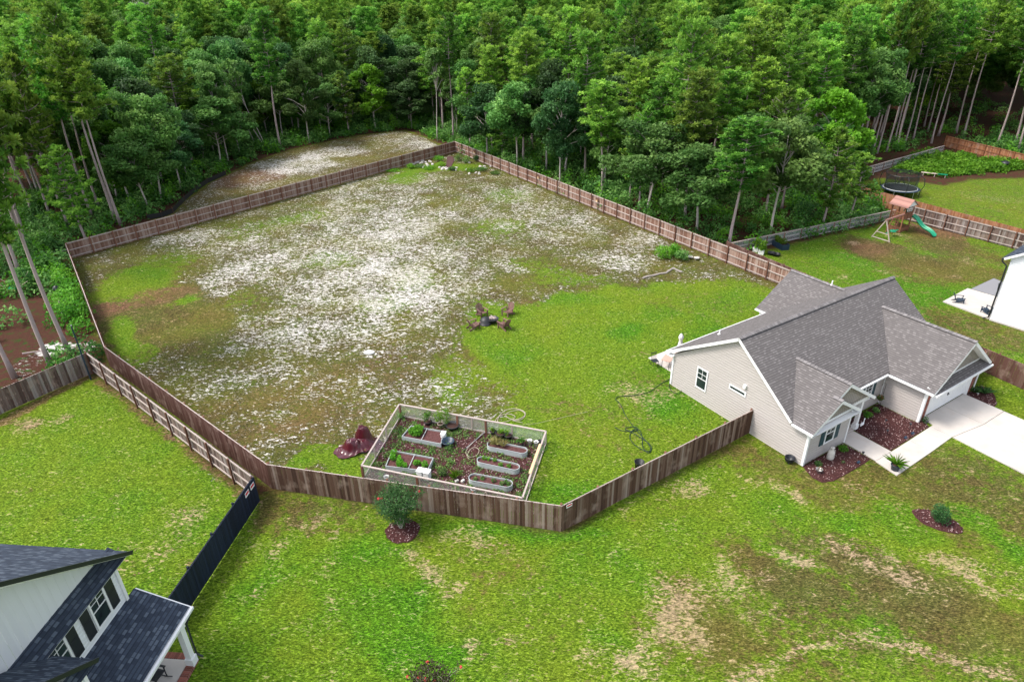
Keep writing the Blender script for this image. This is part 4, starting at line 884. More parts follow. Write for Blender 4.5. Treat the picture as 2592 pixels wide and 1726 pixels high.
lab={'pl':('pine in the left wood beyond the clearing, one crown among many','pines of the left wood'),'pr':('pine in the dense wood behind the right fence, one crown among many','pines of the right wood'),
     'bl':('dense leafy tree in the left wood beyond the clearing','leafy trees of the left wood'),'br':('leafy tree filling a gap between the pines of the right wood','leafy trees of the right wood')}
for i,(x,y,o) in enumerate(FOR):
    k=kindof(x,y,o)
    hh=(15.3+rnd.uniform(-3.8,4.2)+min(2.5,-o*.12)) if k=='p' else (10.8+rnd.uniform(-3.,4.5)+min(3,-o*.15))
    if y>150: hh+=1.0
    if i<NIND:
        side='l' if PX(x,y,0)[0]<1100 else 'r'; lb,gp=lab[k+side]
        if k=='p':
            j=rnd.randrange(8); make_tree('pine_tree',PINES[j] if o<-4 or rnd.random()<.5 else YPINE[j%2],x,y,rnd.uniform(.95,1.2),hh/20 if o<-4 else None or hh/20,label=lb,group=gp) if (o<-4 or rnd.random()<.5) else make_tree('pine_tree',YPINE[j%2],x,y,rnd.uniform(1.,1.25),hh*.8/12,label=lb,group=gp)
        else:
            j=rnd.choice([0,1,2,0,1,2,3,4,4]); make_tree('broadleaf_tree',BROAD[j],x,y,rnd.uniform(.95,1.25),hh/{3:10,4:12}.get(j,13),label=lb,group=gp)
    else:
        far.append((x,y,hh/20 if k=='p' else hh/13,rnd.uniform(1.05,1.35),rnd.randrange(8) if k=='p' else 8+rnd.randrange(5)))
def far_wood():
    ms=[m[1] for m in PINES]+[m[1] for m in BROAD]
    me=bpy.data.meshes.new('distant_woodland'); me.from_pydata([(a[0],a[1],0) for a in far],[],[])
    for nm,ty,vals in(('vid','INT',[a[4] for a in far]),('sz','FLOAT',[a[2] for a in far]),('sx','FLOAT',[a[3] for a in far]),('rz','FLOAT',[rnd.uniform(0,6.28) for a in far])):
        at=me.attributes.new(nm,ty,'POINT'); at.data.foreach_set('value',vals)
    o=bpy.data.objects.new('distant_woodland',me); COL.objects.link(o)
    tag(o,'unbroken mass of pine and leafy crowns filling the top of the picture','woodland',kind='stuff')
    owner={}
    for q in bpy.data.objects:
        if q.type=='MESH' and q.data in ms and q.data.name not in owner: owner[q.data.name]=q
    ng=bpy.data.node_groups.new('scatter','GeometryNodeTree'); ng.interface.new_socket('Geometry',in_out='INPUT',socket_type='NodeSocketGeometry'); ng.interface.new_socket('Geometry',in_out='OUTPUT',socket_type='NodeSocketGeometry')
    gi=ng.nodes.new('NodeGroupInput'); go_=ng.nodes.new('NodeGroupOutput'); jn=ng.nodes.new('GeometryNodeJoinGeometry'); L=ng.links.new
    def na(nm,ty): a=ng.nodes.new('GeometryNodeInputNamedAttribute'); a.data_type=ty; a.inputs[0].default_value=nm; return a.outputs[0]
    vid=na('vid','INT'); cx=ng.nodes.new('ShaderNodeCombineXYZ'); sx=na('sx','FLOAT'); L(sx,cx.inputs[0]);L(sx,cx.inputs[1]);L(na('sz','FLOAT'),cx.inputs[2]); cr=ng.nodes.new('ShaderNodeCombineXYZ'); L(na('rz','FLOAT'),cr.inputs[2])
    for i,m in enumerate(ms):
        if m.name not in owner: continue
        oi=ng.nodes.new('GeometryNodeObjectInfo'); oi.inputs[0].default_value=owner[m.name]; oi.inputs['As Instance'].default_value=True
        cp=ng.nodes.new('FunctionNodeCompare'); cp.data_type='INT'; cp.operation='EQUAL'; L(vid,cp.inputs[2]); cp.inputs[3].default_value=i
        ip=ng.nodes.new('GeometryNodeInstanceOnPoints'); L(gi.outputs[0],ip.inputs['Points']); L(cp.outputs[0],ip.inputs['Selection']); L(oi.outputs['Geometry'],ip.inputs['Instance']); L(cr.outputs[0],ip.inputs['Rotation']); L(cx.outputs[0],ip.inputs['Scale']); L(ip.outputs[0],jn.inputs[0])
    L(jn.outputs[0],go_.inputs[0]); md=o.modifiers.new('scatter','NODES'); md.node_group=ng
far_wood()
# undergrowth along the edge of the wood
def bushes(name,pts,label,mat,leaf=.13,per=110,cat='undergrowth'):
    """pts: x,y,radius,height"""
    mb=MB(); Cs=[];Rs=[]
    for x,y,r_,h_ in pts:
        n=int(per*r_*r_*h_/1.0)+30; d=rng.normal(size=(n,3)); d/=np.linalg.norm(d,axis=1)[:,None]; d[:,2]=np.abs(d[:,2]); q=(.45+.6*rng.random(n)**.5)[:,None]
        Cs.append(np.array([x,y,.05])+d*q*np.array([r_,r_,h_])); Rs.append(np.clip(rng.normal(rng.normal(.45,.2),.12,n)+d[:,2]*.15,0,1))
    mb.leaves(np.concatenate(Cs),leaf,.5,.6,r=np.concatenate(Rs)); return mb.build(name,M[mat],label=label,cat=cat,kind='stuff')
und=[];und2=[]
for k in range(60000):
    if len(und)>2600: break
    yy=rnd.uniform(40,165); xx=rnd.uniform(-85,105); px,py=PX(xx,yy,0)
    if px<-120 or px>2720: continue
    o=openat(xx,yy)
    if o>-.7: continue
    if o<-22 and rnd.random()<.9: continue
    if sdf(np.array([xx]),np.array([yy]),[G(*dp(x,y)) for x,y in((-80,700),(-80,960),(200,800),(225,760),(170,720),(100,690))])[0]>-.3 and rnd.random()<.93: continue
    if sdf(np.array([xx]),np.array([yy]),THICK)[0]>-.5: continue
    if 1600<px<2000 and 450<py<650 and rnd.random()<.35: continue
    (und if rnd.random()<.72 else und2).append((xx,yy,rnd.uniform(.6,1.4),rnd.uniform(.6,1.8)+(1.2 if rnd.random()<.15 else 0)))
bushes('undergrowth',und,'mid green brush and saplings covering the floor of the wood','broad',leaf=.17,per=42)
bushes('undergrowth',und2,'lighter green brush along the wood edge','bright',leaf=.17,per=42)
gb_=[]
for k in range(260):
    u=rnd.random(); a=rnd.random(); x0,y0=G(*dp(2060+u*260,405-abs(u-.4)*20)); x1,y1=G(*dp(2120+u*235,352+u*30)); gb_.append((x0+(x1-x0)*a,y0+(y1-y0)*a,rnd.uniform(.8,1.5),rnd.uniform(.5,1.15)))
bushes('undergrowth',gb_,'bright green thicket between trampoline lawn and the far reddish fence','bright',leaf=.19,per=40)
lb=[(*G(*dp(x+rnd.uniform(-12,12),y+rnd.uniform(-10,10))),rnd.uniform(.7,1.5),rnd.uniform(.8,1.9)) for x,y in((140,640),(160,680),(120,620),(165,650),(180,720),(110,610),(190,740),(60,590),(150,700),(90,620),(195,770),(140,740),(170,700),(185,690)) for _ in range(2)]
bushes('undergrowth',lb,'bright bushy brush pressed against the left side fence','bright',leaf=.12,per=95)
tb=[(*G(*dp(x+rnd.uniform(-12,12),y+rnd.uniform(-5,5))),rnd.uniform(.8,1.3),rnd.uniform(1.2,2.2)) for x,y in((1720,530),(1745,525),(1760,532),(1730,520),(1960,478),(1990,470),(2010,482),(1940,470))]
bushes('tall_grass',tb,'feathery bright green weeds beside the start of the rail fence','bright',leaf=.1,per=150,cat='weeds')
#@@OBJECTS
M['rockgrey']=mk('brown_grey_stone',(.27,.24,.215),.9,.5,9,.3,.4)
q4=lambda x,y:(840+x/3.92,960+y/3.92)
q6=lambda x,y:(1960+x/2.24,960+y/2.24)
q8=lambda x,y:(1992+x/2.24,320+y/2.24)
d1=lambda x,y:(2100+x/2.926,900+y/2.926)
z5=lambda x,y:zp(5,x,y)
def T(name,xy,label,cat,rz=0,z=0,group=None): return empty(name,(xy[0],xy[1],z),rz,label=label,cat=cat,group=group)
def fol(mb,c,r,n,leaf,h=None,up=.4,lo=0.,hi=1.):
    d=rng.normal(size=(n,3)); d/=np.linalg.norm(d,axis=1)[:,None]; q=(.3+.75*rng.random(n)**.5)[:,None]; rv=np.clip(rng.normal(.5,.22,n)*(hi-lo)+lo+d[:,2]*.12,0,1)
    return mb.leaves(np.array(c)+d*q*np.array([r,r,h or r]),leaf,up,.5,r=rv)
def shrub(xy,r,h,label,mat='broad',leaf=.06,n=500,cat='shrub',name='shrub',z=.04):
    t=T(name,xy,label,cat,z=z); s=MB()
    for k in range(5): a=k*1.26; s.tube([(0,0,0),(math.cos(a)*r*.4,math.sin(a)*r*.4,h*.7)],[.02,.008],4)
    s.build('stem',M['bark_pine'],t); b=MB()
    for k in range(7): a=k*.9; q=r*.45 if k else 0; fol(b,(math.cos(a)*q,math.sin(a)*q,h*(.35+.3*rnd.random()) if k else h*.62),r*.6,n//7,leaf,h*.42)
    b.build('foliage',M[mat],t); return t
def spiky(mb,n,L,w=.02,spread=.9,z0=0,cx=0,cy=0):
    for k in range(n):
        a=rnd.uniform(0,6.28); e=rnd.uniform(.15,spread); l=L*rnd.uniform(.7,1.1); d=Vector((math.cos(a)*e,math.sin(a)*e,1)).normalized(); s=Vector((-math.sin(a),math.cos(a),0))*w
        p=Vector((cx,cy,z0)); m=p+d*l*.55; tip=p+d*l*.9+Vector((math.cos(a),math.sin(a),-.35))*l*.3*e
        mb.add([p-s*.6,p+s*.6,m+s,tip,m-s],[(0,1,2,3,4)])
def pot(t,r,h,mat,r0=None,soil=True,c=(0,0)):
    b=MB(); r0=r0 or r*.78; b.lathe([(0,.0),(r0,0),(r*.97,h-.04),(r*1.06,h-.04),(r*1.06,h),(r*.93,h),(r*.88,h-.05)],(c[0],c[1],0),22); b.build('pot',M[mat],t,smooth=True)
    if soil: s=MB(); s.lathe([(r*.9,h-.055),(r*.5,h-.03),(0,h-.025)],(c[0],c[1],0),16); s.build('soil',M['soil'],t)
# --- vegetable garden enclosure
EB=[Vector(p) for p in((-7.6,37.15,0),(2.02,33.85,0),(.42,27.85,0),(-8.93,30.85,0))]
en=T('garden_enclosure',EB[0],'low timber and wire mesh enclosure round the vegetable beds','enclosure')
def loc(p): return Vector(p)-EB[0]
def encl_side(a,b,posts,mat='rail',h=1.0,thick=()):
    a=loc(a);b=loc(b);d=b-a
    p=MB(); p.bar(a+Vector((0,0,h)),b+Vector((0,0,h)),.10,.06); p.build('top_rail',M[mat],en)
    p=MB(); p.bar(a+Vector((0,0,.06)),b+Vector((0,0,.06)),.05,.09); p.build('bottom_rail',M[mat],en)
    for i,f in enumerate(posts):
        q=MB(); w_=.13 if i in thick else .085; c=a+d*f; q.box((c.x,c.y,h/2-.02),(w_,w_,h-.04),math.atan2(d.y,d.x)); q.build('post',M['post_pale' if i not in thick else 'post'],en)
    w_=MB(); L=d.length; w_.add([(0,0,.06),(L,0,.06),(L,0,h-.02),(0,0,h-.02)],[(0,1,2,3)]); o=w_.build('wire_panel',M['wire'],en,loc=a,rz=math.atan2(d.y,d.x))
encl_side(EB[0],EB[1],(0,.21,.41,.51,.605,.78,1),thick=(0,2,4)); encl_side(EB[3],EB[0],(0,.30,.60)); encl_side(EB[3],EB[2],(0,.36,.375,.60,.79,1),'rail_brown' if 0 else 'rail',thick=(0,1)); encl_side(EB[2],EB[1],(.3,.62))
q=MB(); p0=loc(EB[2].lerp(EB[1],.33)); p1=loc(EB[2].lerp(EB[1],.78)); q.bar(p0+Vector((-.06,0,1.045)),p1+Vector((-.06,0,1.045)),.15,.03); q.build('board',M['pine_board'],en)
# soil floor of the enclosure
fl=[e.lerp(sum(EB,Vector())/4,.02) for e in EB]
mulch('dark red brown mulch floor inside the wire mesh garden enclosure',[fl[0].lerp(fl[1],k/8) for k in range(8)]+[fl[1].lerp(fl[2],k/6) for k in range(6)]+[fl[2].lerp(fl[3],k/8) for k in range(8)]+[fl[3].lerp(fl[0],k/6) for k in range(6)],.03)
wd=MB()
for k in range(470):
    u=rnd.random();v=rnd.random()
    if .45<u<.62 and .1<v<.8 and rnd.random()<.7: continue
    c=EB[0].lerp(EB[1],u).lerp(EB[3].lerp(EB[2],u),v*.94+.03); fol(wd,(c.x,c.y,.05),rnd.uniform(.15,.42),38,.055,.12)
wd.build('weeds',M['broad'],label='weeds and clover patches over the mulch inside the garden enclosure',cat='weeds',kind='stuff')
def rect_bed(P,label,h=.32,corr=True,div=None):
    P=[Vector((*p,0)) for p in P]; t=T('raised_bed',P[0],label,'raised bed'); Q=[p-P[0] for p in P]; w_=MB()
    for i in range(4):
        a=Q[i];b=Q[(i+1)%4]
        for k in range(5): w_.bar(a+Vector((0,0,.03+k*.062)),b+Vector((0,0,.03+k*.062)),.03+(.012 if k%2 else 0),.062,.5)
        w_.bar(a+Vector((0,0,h)),b+Vector((0,0,h)),.04,.03,.5)
    w_.build('bed_wall',M['bed_rim'],t); s=MB(); s.poly([p+Vector((0,0,h-.09)) for p in Q],.4); s.build('soil',MULCH,t)
    if div: x=MB(); x.bar(Q[0].lerp(Q[3],div)+Vector((0,0,h)),Q[1].lerp(Q[2],div)+Vector((0,0,h)),.04,.03,.5); x.build('brace',M['bed_rim'],t)
    return t,Q
b1,Q1=rect_bed([G(*q4(*q)) for q in((700,605),(790,500),(1110,555),(1085,680))],'long corrugated steel raised bed with leafy greens, upper left in enclosure',div=.5)
g=MB(); 
for k in range(14): c=Q1[0].lerp(Q1[3],.08+.42*rnd.random()).lerp(Q1[1].lerp(Q1[2],.3),rnd.uniform(.2,.8)); fol(g,(c.x,c.y,.48),.26,95,.075,.2)
g.build('plants',M['bright'],b1)
b2,Q2=rect_bed([G(*q4(*q)) for q in((540,905),(605,750),(1010,825),(950,955))],'long corrugated steel raised bed with a cross brace, lower left in enclosure',div=.55,h=.36)
g=MB()
for u,v,r_ in((.08,.8,.22),(.1,.5,.2),(.3,.3,.24),(.32,.15,.2),(.45,.1,.16),(.68,.35,.16),(.75,.4,.12),(.9,.35,.2),(.25,.55,.12)): c=Q2[0].lerp(Q2[3],u).lerp(Q2[1].lerp(Q2[2],u),v); fol(g,(c.x,c.y,.5),r_,110,.07,r_*1.1)
g.build('plants',M['bright'],b2)
def oval_bed(A,B_,w,label):
    A=Vector((*A,0));B_=Vector((*B_,0));c=(A+B_)/2;d=B_-A;L=d.length-w; t=T('oval_raised_bed',c,label,'raised bed',math.atan2(d.y,d.x),group='oval metal raised beds')
    out=lambda r_:[(L/2+math.cos(a)*r_,math.sin(a)*r_) for a in[-PI/2+PI*k/10 for k in range(11)]]+[(-L/2+math.cos(a)*r_,math.sin(a)*r_) for a in[PI/2+PI*k/10 for k in range(11)]]
    m=MB(); h=.38; prof=[(w/2+(.012 if k%2 else 0),h*k/10) for k in range(11)]+[(w/2+.015,h),(w/2+.015,h+.02),(w/2-.02,h+.02),(w/2-.02,.1)]; V=[];n=22
    for r_,z in prof: V+=[(x,y,z) for x,y in out(r_)]
    m.add(V,[(i*n+j,i*n+(j+1)%n,(i+1)*n+(j+1)%n,(i+1)*n+j) for i in range(len(prof)-1) for j in range(n)],.5); m.build('bed_wall',M['bed_rim'],t)
    s=MB(); s.poly([(x,y,h-.10) for x,y in out(w/2-.02)],.4); s.build('soil',MULCH,t); return t
o1=oval_bed(G(*q4(1545,655),.2),G(*q4(1937,735),.2),.62,'oval steel raised bed with dry grassy stalks, uppermost of the three ovals')
g=MB(); spiky(g,60,.75,.02,.9,.3,-.8,.1); spiky(g,40,.6,.02,.8,.3,-.3,.05); g.build('plants',mk('dry_grass_blades',(.36,.33,.12),.8,.3,5,.35,0),o1)
o2=oval_bed(G(*q4(1445,810),.2),G(*q4(1860,900),.2),.60,'oval steel raised bed with green seedlings, middle one of the three ovals')
g=MB(); [fol(g,(x,y,.38),.14,60,.06) for x,y in((-1.0,.2),(-.7,.25),(-.3,.22),(.2,-.1),(.7,.0))]; g.build('plants',M['bright'],o2)
o3=oval_bed(G(*q4(1362,985),.2),G(*q4(1790,1065),.2),.66,'oval steel raised bed nearest the board fence, lowest of the three ovals')
g=MB(); [fol(g,(x,y,.38),.15,60,.06) for x,y in((-.5,.1),(.2,.05),(.9,.1),(.7,-.1),(1.1,0),(-.9,-.1))]; g.build('plants',M['broad'],o3)
def plantpot(px,label,r,h,mat='black_plastic',pl='bright',ph=.5,pr=.3,n=160,leaf=.06,name='plant_pot',cat='pot',spike=False):
    t=T(name,G(*px),label,cat,z=.03); pot(t,r,h,mat)
    if n:
        g=MB()
        if spike: spiky(g,n,ph,.016,1.3,h-.03)
        else:
            for k in range(5): g.tube([(0,0,h*.8),(rnd.uniform(-.1,.1),rnd.uniform(-.1,.1),h+ph*.6)],.006,3)
            for k in range(5): fol(g,(rnd.uniform(-pr,pr)*.5,rnd.uniform(-pr,pr)*.5,h+ph*rnd.uniform(.25,.8)),pr*.6,n//5,leaf,ph*.3)
        g.build('plant',M[pl],t)
    return t
plantpot(q4(955,445),'black tub with tall leafy plant inside the enclosure by the back rail',.26,.22,ph=.8,pr=.4,n=260)
plantpot(q4(1080,470),'pot with high leafy stems left of the black drum, back of enclosure',.2,.25,'hose_beige',ph=1.0,pr=.42,n=320)
plantpot(q4(1150,475),'tall thin plant close beside the black drum by the enclosure back rail',.16,.2,ph=1.3,pr=.28,n=200)
plantpot(q4(1200,490),'large round black drum lying against the back rail of the enclosure',.42,.30,n=0)
plantpot(q4(1675,575),'black pot with green plant, left of the grasses by the enclosure gate',.32,.34,ph=.25,pr=.25,n=90)
plantpot(q4(1750,590),'black pot with thin grassy plant behind the upper oval bed',.26,.3,ph=.4,pr=.2,n=60)
plantpot(q4(1605,545),'small leafy pot beside the thick gate post of the enclosure',.22,.25,ph=.3,pr=.25,n=110)
plantpot(q4(1875,660),'leafy bush in a pot right behind the upper oval bed',.18,.2,ph=.45,pr=.3,n=150)
def bucket(px,label,mat='white_plastic',inner='black_plastic',r=.15,h=.34,z=.03):
    t=T('bucket',G(*px),label,'bucket',z=z); b=MB(); b.lathe([(0,0),(r*.82,0),(r,h),(r*1.06,h),(r*1.06,h+.015),(r*.94,h+.015),(r*.80,.12),(0,.12)],(0,0,0),18); b.build('bucket_body',M[mat],t,smooth=True)
    s=MB(); s.lathe([(r*.88,h*.72),(0,h*.72)],(0,0,0),16); s.build('contents',M[inner],t); q=MB(); q.tube([(math.cos(a)*r*1.08,0,h+math.sin(a)*-.12) for a in[PI*k/8 for k in range(9)]],.006,4); q.build('handle',M['galv'],t); return t
bucket(q4(1962,650),'white bucket stacked on a black one by the right corner of the enclosure'); bucket(q4(2028,665),'white bucket second from the corner of the enclosure, beside a black bucket'); bucket(q4(2068,655),'black bucket in the right back corner of the enclosure','black_plastic')
bucket(q4(1405,1135),'white bucket behind the front mesh under the lowest oval bed'); bucket(q4(545,1010),'white bucket behind the left front mesh near the crape myrtle')
sb=T('storage_box',G(*q4(1110,590)),'small white box with green base at the corner of the upper steel bed','box',R(-15),z=.03); q=MB(); q.box((0,0,.22),(.28,.4,.4)); q.build('box_body',M['white_plastic'],sb,bevel=.05); q=MB(); q.box((0,0,.44),(.31,.43,.05)); q.build('lid',M['white_plastic'],sb,bevel=.02)
tr=T('round_tub',G(*q4(1155,650)),'dark round tub leaning at the end of the upper steel bed','tub',z=.03); q=MB(); q.lathe([(0,.02),(.33,.0),(.38,.28),(.41,.28),(.41,.31),(.36,.31),(.31,.08),(0,.08)],(0,0,0),24); q.build('tub_body',M['navy_plastic'],tr,smooth=True)
wb=T('storage_bin',G(*q4(915,985)),'pair lidded white bin at the corner of the lower steel bed','bin',R(-18),z=.03); q=MB(); q.box((-.2,0,.3),(.36,.4,.55)); q.box((.22,.02,.29),(.36,.4,.53)); q.build('bin_body',M['white_plastic'],wb,bevel=.04); q=MB(); q.box((-.2,0,.6),(.4,.44,.05)); q.box((.22,.02,.58),(.4,.44,.05)); q.build('lid',M['white_plastic'],wb,bevel=.02)
for (x,y,l,nn,hh) in((1100,950,'low bushy plant between the lower steel bed and lowest oval bed',260,.4),(1165,700,'small weedy plant in the mulch between upper beds',120,.3),(690,385,'leafy plant in the back left corner of the enclosure',150,.4),(830,1010,'dark leafy plant behind the front mesh near the thick post',180,.5),(1180,830,'weedy plant in the centre path of the enclosure',120,.3)):
    shrub(G(*q4(x,y)),.32,hh,l,'broad',.06,nn,cat='plant',name='garden_plant')
yk=T('spiky_plant',G(*q4(1225,985)),'spiky yellow green plant left of the lowest oval bed','plant',z=.03); q=MB(); spiky(q,45,.75,.02,.8); q.build('leaves',M['bright'],yk)
for k,(x,y) in enumerate(((1240,1020),(1300,1020))):
    t=T('paver_stack',G(*q4(x,y)),['small white stone block left of its twin by the lowest oval bed','small white stone block right of its twin by the lowest oval bed'][k],'stone',rnd.random(),z=.03); q=MB(); q.box((0,0,.07),(.24,.15,.14)); q.build('block',M['stone'],t,bevel=.02)
# hoses
def hose(name,pts,label,mat,r=.018,z=.03,cat='hose',smooth=5):
    P=[Vector((*G(*p),z)) for p in pts]; Q=[]
    for i in range(len(P)-1):
        p0=P[max(i-1,0)];p1=P[i];p2=P[i+1];p3=P[min(i+2,len(P)-1)]
        for k in range(smooth): t=k/smooth; Q.append(.5*((2*p1)+(-p0+p2)*t+(2*p0-5*p1+4*p2-p3)*t*t+(-p0+3*p1-3*p2+p3)*t**3)+Vector((0,0,rnd.uniform(0,.008))))
    Q.append(P[-1]); o=Q[0].copy(); b=MB(); b.tube([q-o for q in Q],r,6,.5); return b.build(name,M[mat],None,loc=o,smooth=True,label=label,cat=cat)
hose('garden_hose',[z5(*q) for q in((2290,1040),(2200,1085),(2120,1140),(2000,1165),(1915,1170),(1892,1190),(1925,1225),(1960,1300),(2010,1370),(2060,1430),(2120,1500),(2130,1545),(2080,1540),(2010,1490),(1990,1440),(2015,1400),(2055,1400),(2075,1450),(2080,1520),(2120,1560),(2140,1520),(2090,1470),(1990,1410),(1960,1400),(1970,1385),(2030,1380),(2040,1405),(1950,1410),(1885,1382))],'green garden hose snaking from the house corner into a loose tangle','rubber',.022)
hose('garden_hose',[z5(*q) for q in((2265,1080),(2262,1110),(2290,1140),(2330,1150),(2348,1110),(2330,1080))],'short loop of dark hose lying at the foot of the beige house wall','rubber',.018)
hose('garden_hose',[z5(*q) for q in((1060,1340),(1090,1305),(1150,1290),(1200,1310),(1150,1340),(1080,1345),(1100,1290),(1150,1260),(1210,1255),(1262,1275),(1262,1305),(1200,1330),(1140,1310),(1150,1280),(1230,1265),(1268,1295),(1240,1330),(1180,1335),(1250,1350))],'beige garden hose lying in wide coils behind the vegetable enclosure','hose_beige',.02)
hose('garden_hose',[q4(*q) for q in((1500,535),(1450,590),(1360,680),(1330,740),(1370,780),(1440,760),(1460,710),(1420,685),(1370,710),(1345,770),(1365,800))],'beige garden hose coiled on the mulch inside the enclosure','hose_beige',.018,.08)
hose('thin_cord',[z5(*q) for q in((1060,1365),(1300,1362),(1500,1320),(1700,1275))],'thin pale cord stretched over the lawn behind the enclosure','hose_beige',.008,cat='cord')
sp=T('garden_pole',G(*q4(1305,715)),'long thin dark pole lying beside the coiled hose in the enclosure','pole',z=.07); e=Vector((*G(*q4(1525,530)),0))-sp.location; q=MB(); q.tube([(0,0,0),(e.x,e.y,.04)],.02,6); q.build('shaft',M['galv'],sp); q=MB(); q.tube([(0,0,0),(e.x*.12,e.y*.12,.01)],.045,6); q.build('handle',M['black_plastic'],sp)
# --- tarp covered heap
def tarp(xy,label):
    t=T('covered_grill',xy,label,'covered grill'); n=44; V=[];Fc=[]
    for i in range(n+1):
        for j in range(n*2):
            a=PI*j/n; r_=(i/n); R0=1.12*(1+.22*math.sin(2*a+.6)+.12*math.sin(3*a+2)+.05*math.sin(11*a)); x=math.cos(a)*r_*R0*1.15; y=math.sin(a)*r_*R0*.95
            d1_=math.hypot((x-.28)/.50,(y-.42)/.34); d2_=math.hypot((x+.28)/.55,(y+.22)/.42); f=lambda d:1/(1+d**5.)
            h=max(1.30*f(d1_),.78*f(d2_),.55*f(math.hypot((x-.1)/.7,(y+.0)/.5))); fold=math.sin(a*9+r_*4)*.06*min(1,h*1.4)+math.sin(a*17+1)*.03*r_; ph=max(.0,h+fold*(1 if r_>.3 else 0))+.02+.05*abs(math.sin(a*7))*(r_>.8)
            V.append((x+math.sin(a*9)*.03*r_,y+math.cos(a*8)*.03*r_,ph))
    m=n*2
    Fc=[(i*m+j,i*m+(j+1)%m,(i+1)*m+(j+1)%m,(i+1)*m+j) for i in range(n) for j in range(m)]; b=MB(); b.add(V,Fc,.5); b.build('tarp',M['maroon'],t,smooth=True); return t
tx,ty=G(*q4(245,700)); tarp((tx+.1,ty+.25),'maroon tarpaulin draped over a lumpy shape left of the garden enclosure')
tp=T('small_tub',G(*q4(335,705)),'small yellow tub beside the maroon tarpaulin','tub'); q=MB(); q.lathe([(0,0),(.14,0),(.17,.2),(.19,.2),(.15,.19),(.12,.03),(0,.03)],(0,0,0),18); q.build('tub_body',M['yellow'],tp,smooth=True)
# --- crape myrtles
def myrtle(xy,h,r,label,n=1500,mat='dark_leaf',nf=10):
    t=T('crape_myrtle',xy,label,'tree',z=.05); s=MB(); b=MB(); f=MB(); tips=[]
    for k in range(8):
        a=k*.79+.3; e=.16+.30*rnd.random(); p=[Vector((math.cos(a)*.06,math.sin(a)*.06,0))]; 
        for i in range(1,5): p.append(Vector((math.cos(a)*(.06+e*h*.55*(i/4)**1.3*1.6),math.sin(a)*(.06+e*h*.55*(i/4)**1.3*1.6),h*.85*i/4)))
        s.tube(p,[.035,.028,.02,.014,.006],5); tips+= [(p[i].lerp(p[i+1],.5),r*.26) for i in(1,2,3)]+[(p[4],r*.3)]
        for i in(1,2,3):
            for _ in range(2): q=p[i]+Vector((rnd.uniform(-1,1)*r*.6,rnd.uniform(-1,1)*r*.6,rnd.uniform(.1,.5))); s.tube([p[i],q],[.012,.004],3); tips.append((q,r*.22))
    s.build('trunk',M['bark_pale'],t)
    for c,q in tips: fol(b,tuple(c),q*1.15,int(n/len(tips)),.055,q,.3)
    fol(b,(0,0,h*.72),r*.8,n//3,.06,h*.27,.3); b.build('crown',M[mat],t)
    for c,q in rnd.sample(tips,nf): d=Vector((rnd.uniform(-.1,.1),-.12,.12)); fol(f,tuple(c+d),.06,45,.028,.07,.2)
    f.build('blossom',M['flower'],t)
mx,my=G(*q4(685,1475)); myrtle((mx,my),2.7,1.25,'crape myrtle with a few pink red blossoms in front of the board fence',5200,nf=6)
M['myrtle']=leafmat('reddish_green_foliage',(.04,.025,.02),(.07,.06,.03),(.10,.12,.04)); myrtle(G(1098,1790),2.25,.95,'reddish crape myrtle top with pink blossoms at the bottom edge of the picture',1800,'myrtle',24)
x,y=G(2376,1322); shrub((x,y),.50,1.15,'dense dark green conical shrub on the oval mulch island','dark_leaf',.055,1500)
# --- adirondack chairs
def adirondack(xy,face,label,mat,group=None):
    t=T('adirondack_chair',xy,label,'garden chair',face,group=group); m=M[mat]        # front looks along local -y
    s=MB()
    for k in range(6): y=-.30+k*.095; s.box((0,y,.36-(y+.3)*.28),(.52,.08,.02),tilt=(-.27,0))
    s.build('seat',m,t); b=MB()
    for k in range(7):
        x=(k-3)*.085; L=.80-abs(k-3)**2*.022; b.bar((x*.85,.22,.20),(x*1.12,.22+L*.42,.20+L*.9),.07,.018,up=(0,-1,.4))
    b.bar((-.24,.30,.42),(.24,.30,.42),.05,.03); b.bar((-.27,.47,.76),(.27,.47,.76),.05,.03); b.build('backrest',m,t)
    for sx in(-1,1):
        a=MB(); a.box((sx*.33,-.06,.56),(.13,.68,.022)); a.build('armrest',m,t,bevel=.01)
        l=MB(); l.bar((sx*.29,-.32,0),(sx*.29,-.32,.55),.04,.10); l.build('leg',m,t)
        l=MB(); l.bar((sx*.28,-.30,.33),(sx*.28,.52,.03),.035,.11); l.bar((sx*.29,.24,.2),(sx*.30,.24,.55),.03,.07); l.build('leg',m,t)
    return t
cc=Vector(G(*z5(1045,660)))
for px,l in(((972,612),'brown slatted adirondack chair at the upper left of the fire pit'),((1148,606),'brown slatted adirondack chair at the upper right of the fire pit'),((916,697),'brown slatted adirondack chair at the lower left of the fire pit'),((1122,697),'brown slatted adirondack chair at the lower right of the fire pit')):
    p_=Vector(G(*z5(*px))); d=cc-p_; adirondack(p_,math.atan2(d.y,d.x)+PI/2,l,'chair_brown','chairs round the fire pit').scale=(1.12,1.12,1.12)
fp=T('fire_pit',cc,'black round fire pit heaped with logs between the four brown chairs','fire pit'); q=MB(); q.lathe([(0,.06),(.36,.1),(.46,.38),(.52,.4),(.52,.43),(.44,.42),(.34,.18),(0,.14)],(0,0,0),24); q.build('bowl',M['black_metal'],fp,smooth=True)
for k in range(3): q=MB(); a=k*2.1; q.tube([(math.cos(a)*.25,math.sin(a)*.25,.12),(math.cos(a)*.42,math.sin(a)*.42,0)],.025,6); q.build('leg',M['black_metal'],fp)
for k in range(5): a=k*1.3; q=MB(); q.tube([(math.cos(a)*.34,math.sin(a)*.34,.40+.03*k),(-math.cos(a)*.30,-math.sin(a)*.25,.44+.04*k)],.055,7); q.build('log',M['bark_pine'],fp)
